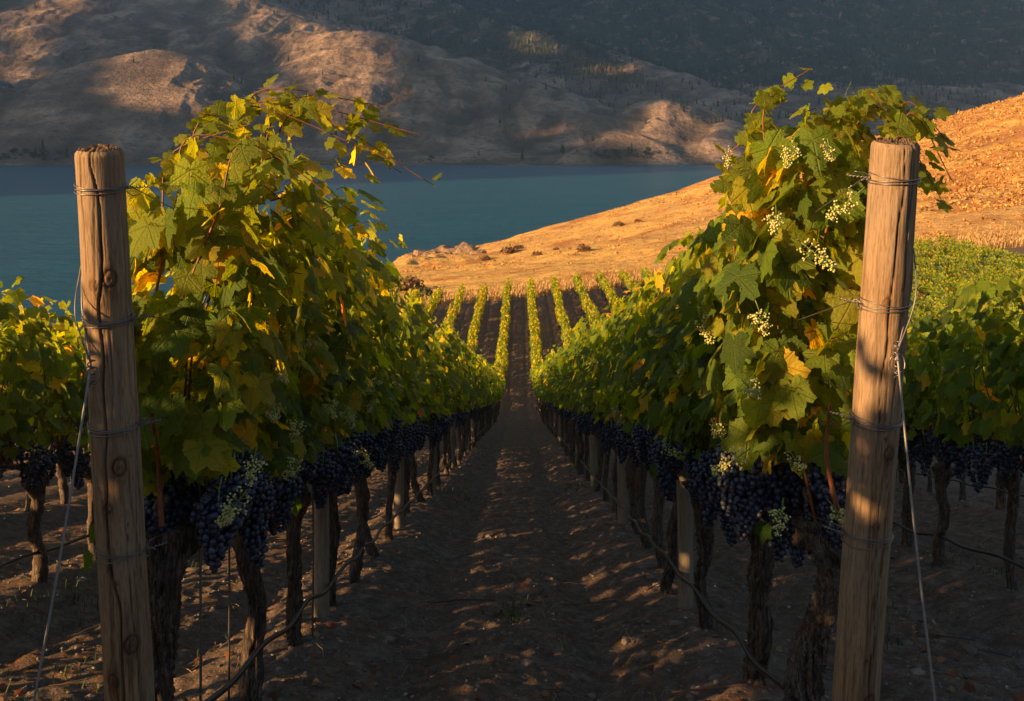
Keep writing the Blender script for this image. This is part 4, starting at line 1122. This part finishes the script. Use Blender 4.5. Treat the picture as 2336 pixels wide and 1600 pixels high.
def hillside():
    rg = np.random.RandomState(8); A = Acc()
    n = 60000; x = rg.uniform(-40, 175, n); y = FIELD_Y+3+rg.rand(n)*215
    dn = vnoise(x/14, y/10, None, 5)*.7 + .42*sstep(15, 80, x) + .12*sstep(230, 300, y)
    kp = (rg.rand(n) < np.clip(dn-.42, 0.015, 1)) & (np.abs(x/y) < .62); x, y = x[kp], y[kp]; z = hill_z(x, y)
    for i in range(len(x)):
        r = rg.uniform(.16, .42)*(1+.5*(rg.rand() < .1))*(1+.5*sstep(20, 90, x[i])); c = np.array([(.50, .27, .08), (.55, .32, .10), (.34, .17, .06)][rg.randint(3)])
        blob_leaves(rg, A, np.array([x[i], y[i], z[i]]), r, 8, c, .8, r*.42)
    tag(link('sagebrush', A.mesh('sagebrush', [M['tint']], False)), kind='stuff')
    # tall dry grass edge above the vineyard
    A = Acc(); n = 16000; x = rg.uniform(-25, 55, n); y = FIELD_Y+.4+np.abs(rg.normal(0, 5, n)); z = hill_z(x, y)
    a = rg.uniform(0, PI, n); h = rg.uniform(.25, .6, n); w_ = rg.uniform(.02, .05, n)
    dx, dy = np.cos(a)*w_, np.sin(a)*w_; o0 = np.zeros(n)
    V = np.stack([np.stack([x-dx, y-dy, z-.05], 1), np.stack([x+dx, y+dy, z-.05], 1), np.stack([x+dx*1.6+.1, y+dy*1.5, z+h*.9], 1), np.stack([x-dx*.5+.1, y-dy, z+h], 1)], 1).reshape(-1, 3)
    k = np.arange(n)*4; A.add(V, np.stack([k, k+1, k+2, k+3], 1), np.repeat(np.array([.55, .36, .15])*rg.uniform(.6, 1.2, (n, 1)), 4, 0))
    tag(link('dry_grass', A.mesh('dry_grass', [M['plant']], False)), kind='stuff')
    # shrubs one can tell apart: bearing, level, distance, radius
    SH = [((930, 655), 118, 2.2, (.16, .10, .045), 'round brown bush at the left foot of the golden hill'), ((955, 668), 108, 1.6, (.12, .11, .04), 'olive bush beside the brown bush at the left foot of the golden hill'),
          ((985, 672), 101, 1.2, (.10, .11, .035), 'small green bush at the left edge of the far vine strips'),
          ((1158, 583), 205, 2.2, (.16, .085, .04), 'dark rust shrub high on the left of the golden hill, the widest one there'), ((1178, 578), 210, 1.3, (.15, .08, .04), 'smaller shrub touching the widest rust shrub'),
          ((1353, 577), 190, 1.0, (.13, .08, .035), 'lone dark round shrub in the middle of the golden hill'), ((1405, 545), 215, 1.5, (.17, .09, .04), 'low wide shrub above the lone round shrub'),
          ((1220, 605), 170, 1.2, (.20, .11, .05), 'low shrub below the widest rust shrub'), ((1325, 610), 160, 1.4, (.18, .10, .045), 'shrub patch low in the middle of the golden hill'),
          ((1262, 590), 180, .8, (.18, .10, .045), 'tiny shrub left of the lone round shrub'), ((1448, 545), 220, 1.0, (.18, .10, .045), 'small shrub at the right of the low wide shrub'),
          ((1100, 600), 200, 1.4, (.2, .11, .05), 'brushy clump among the rocks of the golden hill')]
    for (b_, d, r, c, lab) in SH:
        x = (b_[0]-1180)*d/F; z = float(hill_z(x, d)); A = Acc()
        blob_leaves(rg, A, np.zeros(3), r, 420, c, .75, r*.11); 
        o = empty('shrub', (x, d, z)); link('foliage', A.mesh('foliage', [M['tint']], False), o); T = Acc()
        for k in range(5):
            a = k*1.3; V, fs = tube([(0, 0, -.2), (.25*r*math.cos(a), .25*r*math.sin(a), .3*r), (.5*r*math.cos(a), .5*r*math.sin(a), .55*r)], [.06*r, .04*r, .015*r], 5); T.add(V, fs, (.5, .5, .5))
        link('stems', T.mesh('stems', [M['bark']]), o); tag(o, lab, 'shrub', 'shrubs on the golden hill')
    # rocks of the outcrop
    V0, F0 = ico(3)
    RK = [((952, 628), 262, 3.6), ((968, 612), 262, 4.0), ((990, 604), 258, 3.4), ((1012, 606), 250, 3.6), ((1035, 598), 250, 3.2), ((1058, 600), 245, 2.8), ((985, 622), 248, 2.6), ((1020, 622), 240, 2.2), ((1085, 594), 240, 2.2), ((940, 640), 262, 2.6), ((1070, 585), 262, 1.8)]
    WH = ['lowest rock at the tip', 'tall rock next to the tip', 'third rock from the tip', 'broad middle rock', 'rock right of the broad middle one', 'right-hand rock', 'lower front rock near the tip', 'lower front rock in the middle', 'farthest right small rock', 'half-buried rock at the water side', 'small rock on the skyline']
    for i, (b_, d, r) in enumerate(RK):
        x = (b_[0]-1180)*d/F; z = float(hill_z(x, d)); q = V0*[1.2, .9, .75]
        f = 1+.55*fbm(V0[:, 0]*1.6+i*3, V0[:, 1]*1.6, V0[:, 2]*1.6+i, oct=4, seed=i)
        q = np.round(q*f[:, None]*3.2)/3.2*.35 + q*f[:, None]*.65
        o = link('rock', mesh_np('rock', q*r, F0, [M['rock']], False), None, (x, d, z-.15*r)); o.rotation_euler = (.1*i, .2*(i % 3), i*1.1)
        tag(o, '%s of the ochre outcrop above the lake' % WH[i], 'rock', 'rocks of the outcrop')
hillside()

# ------------------------------------------------------------------ trees across the lake
def conifer(rg, A, c, h, col):
    n = 5; sg = 6
    for k in range(n):
        z0 = h*(.12+.8*k/n); r = h*.20*(1-k/n*.85)*rg.uniform(.8, 1.2); hh = h*.30
        a = np.linspace(0, 2*PI, sg, endpoint=False)+rg.rand()*3; rr = r*rg.uniform(.75, 1.2, sg)
        V = np.concatenate([np.stack([rr*np.cos(a), rr*np.sin(a), np.full(sg, z0)-.04*h*rg.rand(sg)], 1), [[0, 0, z0+hh]]])+c
        i = np.arange(sg); A.add(V, np.stack([i, (i+1) % sg, np.full(sg, sg)], 1), np.array(col)*rg.uniform(.7, 1.3))
    V, fs = tube([c+[0, 0, -1], c+[0, 0, h*.3]], h*.018, 4, cap=False); A.add(V, fs, (.06, .04, .03))
def broadleaf(rg, A, c, h, col): 
    V, fs = tube([c+[0, 0, -1], c+[0, 0, h*.5]], h*.03, 5, cap=False); A.add(V, fs, (.06, .04, .03))
    for k in range(5): blob_leaves(rg, A, c+np.array([rg.normal(0, h*.18), rg.normal(0, h*.18), h*rg.uniform(.25, .6)]), h*.28, 60, col, 1., h*.05)
def far_trees():
    rg = np.random.RandomState(14); A = Acc()
    NY, NX = Xm.shape; gx = np.gradient(Xm, axis=1)
    dens = np.clip(forest, 0, 1)
    band = fbm(Xm/140, Ym/140, oct=4, seed=101)
    pr = (.012+.9*dens*sstep(-.25, .25, band+dens*.3-.1) + .10*sstep(.28, .5, band)*sstep(-.5, .1, U))
    inframe = (py > -60) & (py < 372) & (np.abs(U) < .56) & (Zm > LAKE+3)
    area = np.abs(gx)*np.gradient(Ym, axis=0)
    wgt = (pr*area*inframe).ravel(); wgt /= wgt.sum()
    idx = rg.choice(wgt.size, 11000, p=wgt)
    for i in idx:
        c = np.array([Xm.flat[i]+rg.uniform(-3, 3), Ym.flat[i]+rg.uniform(-3, 3), Zm.flat[i]-.5])
        conifer(rg, A, c, rg.uniform(8, 16)*(1+.3*(c[1] > 2300)), (.016, .028, .018))
    # golden-coloured stand on the middle ridge
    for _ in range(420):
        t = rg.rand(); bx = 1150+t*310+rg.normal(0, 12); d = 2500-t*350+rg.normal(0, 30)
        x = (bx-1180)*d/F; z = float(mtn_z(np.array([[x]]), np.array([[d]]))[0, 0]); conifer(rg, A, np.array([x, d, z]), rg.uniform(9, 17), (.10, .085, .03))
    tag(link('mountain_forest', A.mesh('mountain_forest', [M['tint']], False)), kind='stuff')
    # shore: scrub belt as one mass, and the trees that stand out
    A = Acc()
    for _ in range(700):
        u = rg.uniform(-.54, .27); bx = 1180+F*u; w_ = .9*math.exp(-((bx-60)/120)**2)+.8*math.exp(-((bx-1420)/90)**2)+.10+.25*math.exp(-((bx-1660)/50)**2)
        if rg.rand() > w_: continue
        d = rg.uniform(1226, 1250); x = u*d; z = float(mtn_z(np.array([[x]]), np.array([[d]]))[0, 0]); h = rg.uniform(3, 8)*(.5+w_*.6)
        broadleaf(rg, A, np.array([x, d, max(z, LAKE)]), h, (.035, .045, .022))
    tag(link('shore_scrub', A.mesh('shore_scrub', [M['tint']], False)), kind='stuff')
    ST = [(97, 22, 0, 'tallest dark conifer on the far left shore'), (80, 15, 0, 'shorter conifer just left of the tallest one on the far shore'), (152, 13, 0, 'lone small conifer on the far shore right of the tall pair'), (30, 12, 1, 'round tree at the far left end of the shore belt'),
          (978, 11, 1, 'lone round tree on the far shore near the middle'), (1372, 9, 1, 'leftmost round tree of the dark shore clump'), (1400, 12, 1, 'tallest round tree of the dark shore clump'), (1432, 11, 1, 'round tree in the middle of the dark shore clump'), (1470, 13, 1, 'rightmost round tree of the dark shore clump'), (845, 8, 1, 'small tree on the far shore left of the lone round tree')]
    for bx, h, k, lab in ST:
        d = 1238.; x = (bx-1180)/F*d; z = max(LAKE, float(mtn_z(np.array([[x]]), np.array([[d]]))[0, 0])); A = Acc(); o = empty('conifer' if k == 0 else 'shore_tree', (x, d, z))
        (conifer if k == 0 else broadleaf)(rg, A, np.zeros(3), h, (.020, .030, .018)); link('crown', A.mesh('crown', [M['tint']], False), o)
        V, fs = tube([(0, 0, -1), (0, 0, h*.35)], h*.02, 6); link('trunk', mesh_np('trunk', V, fs, [M['bark']], True, {'tint': np.ones((len(V), 3))}), o); tag(o, lab, 'tree', 'trees on the far shore')
far_trees()
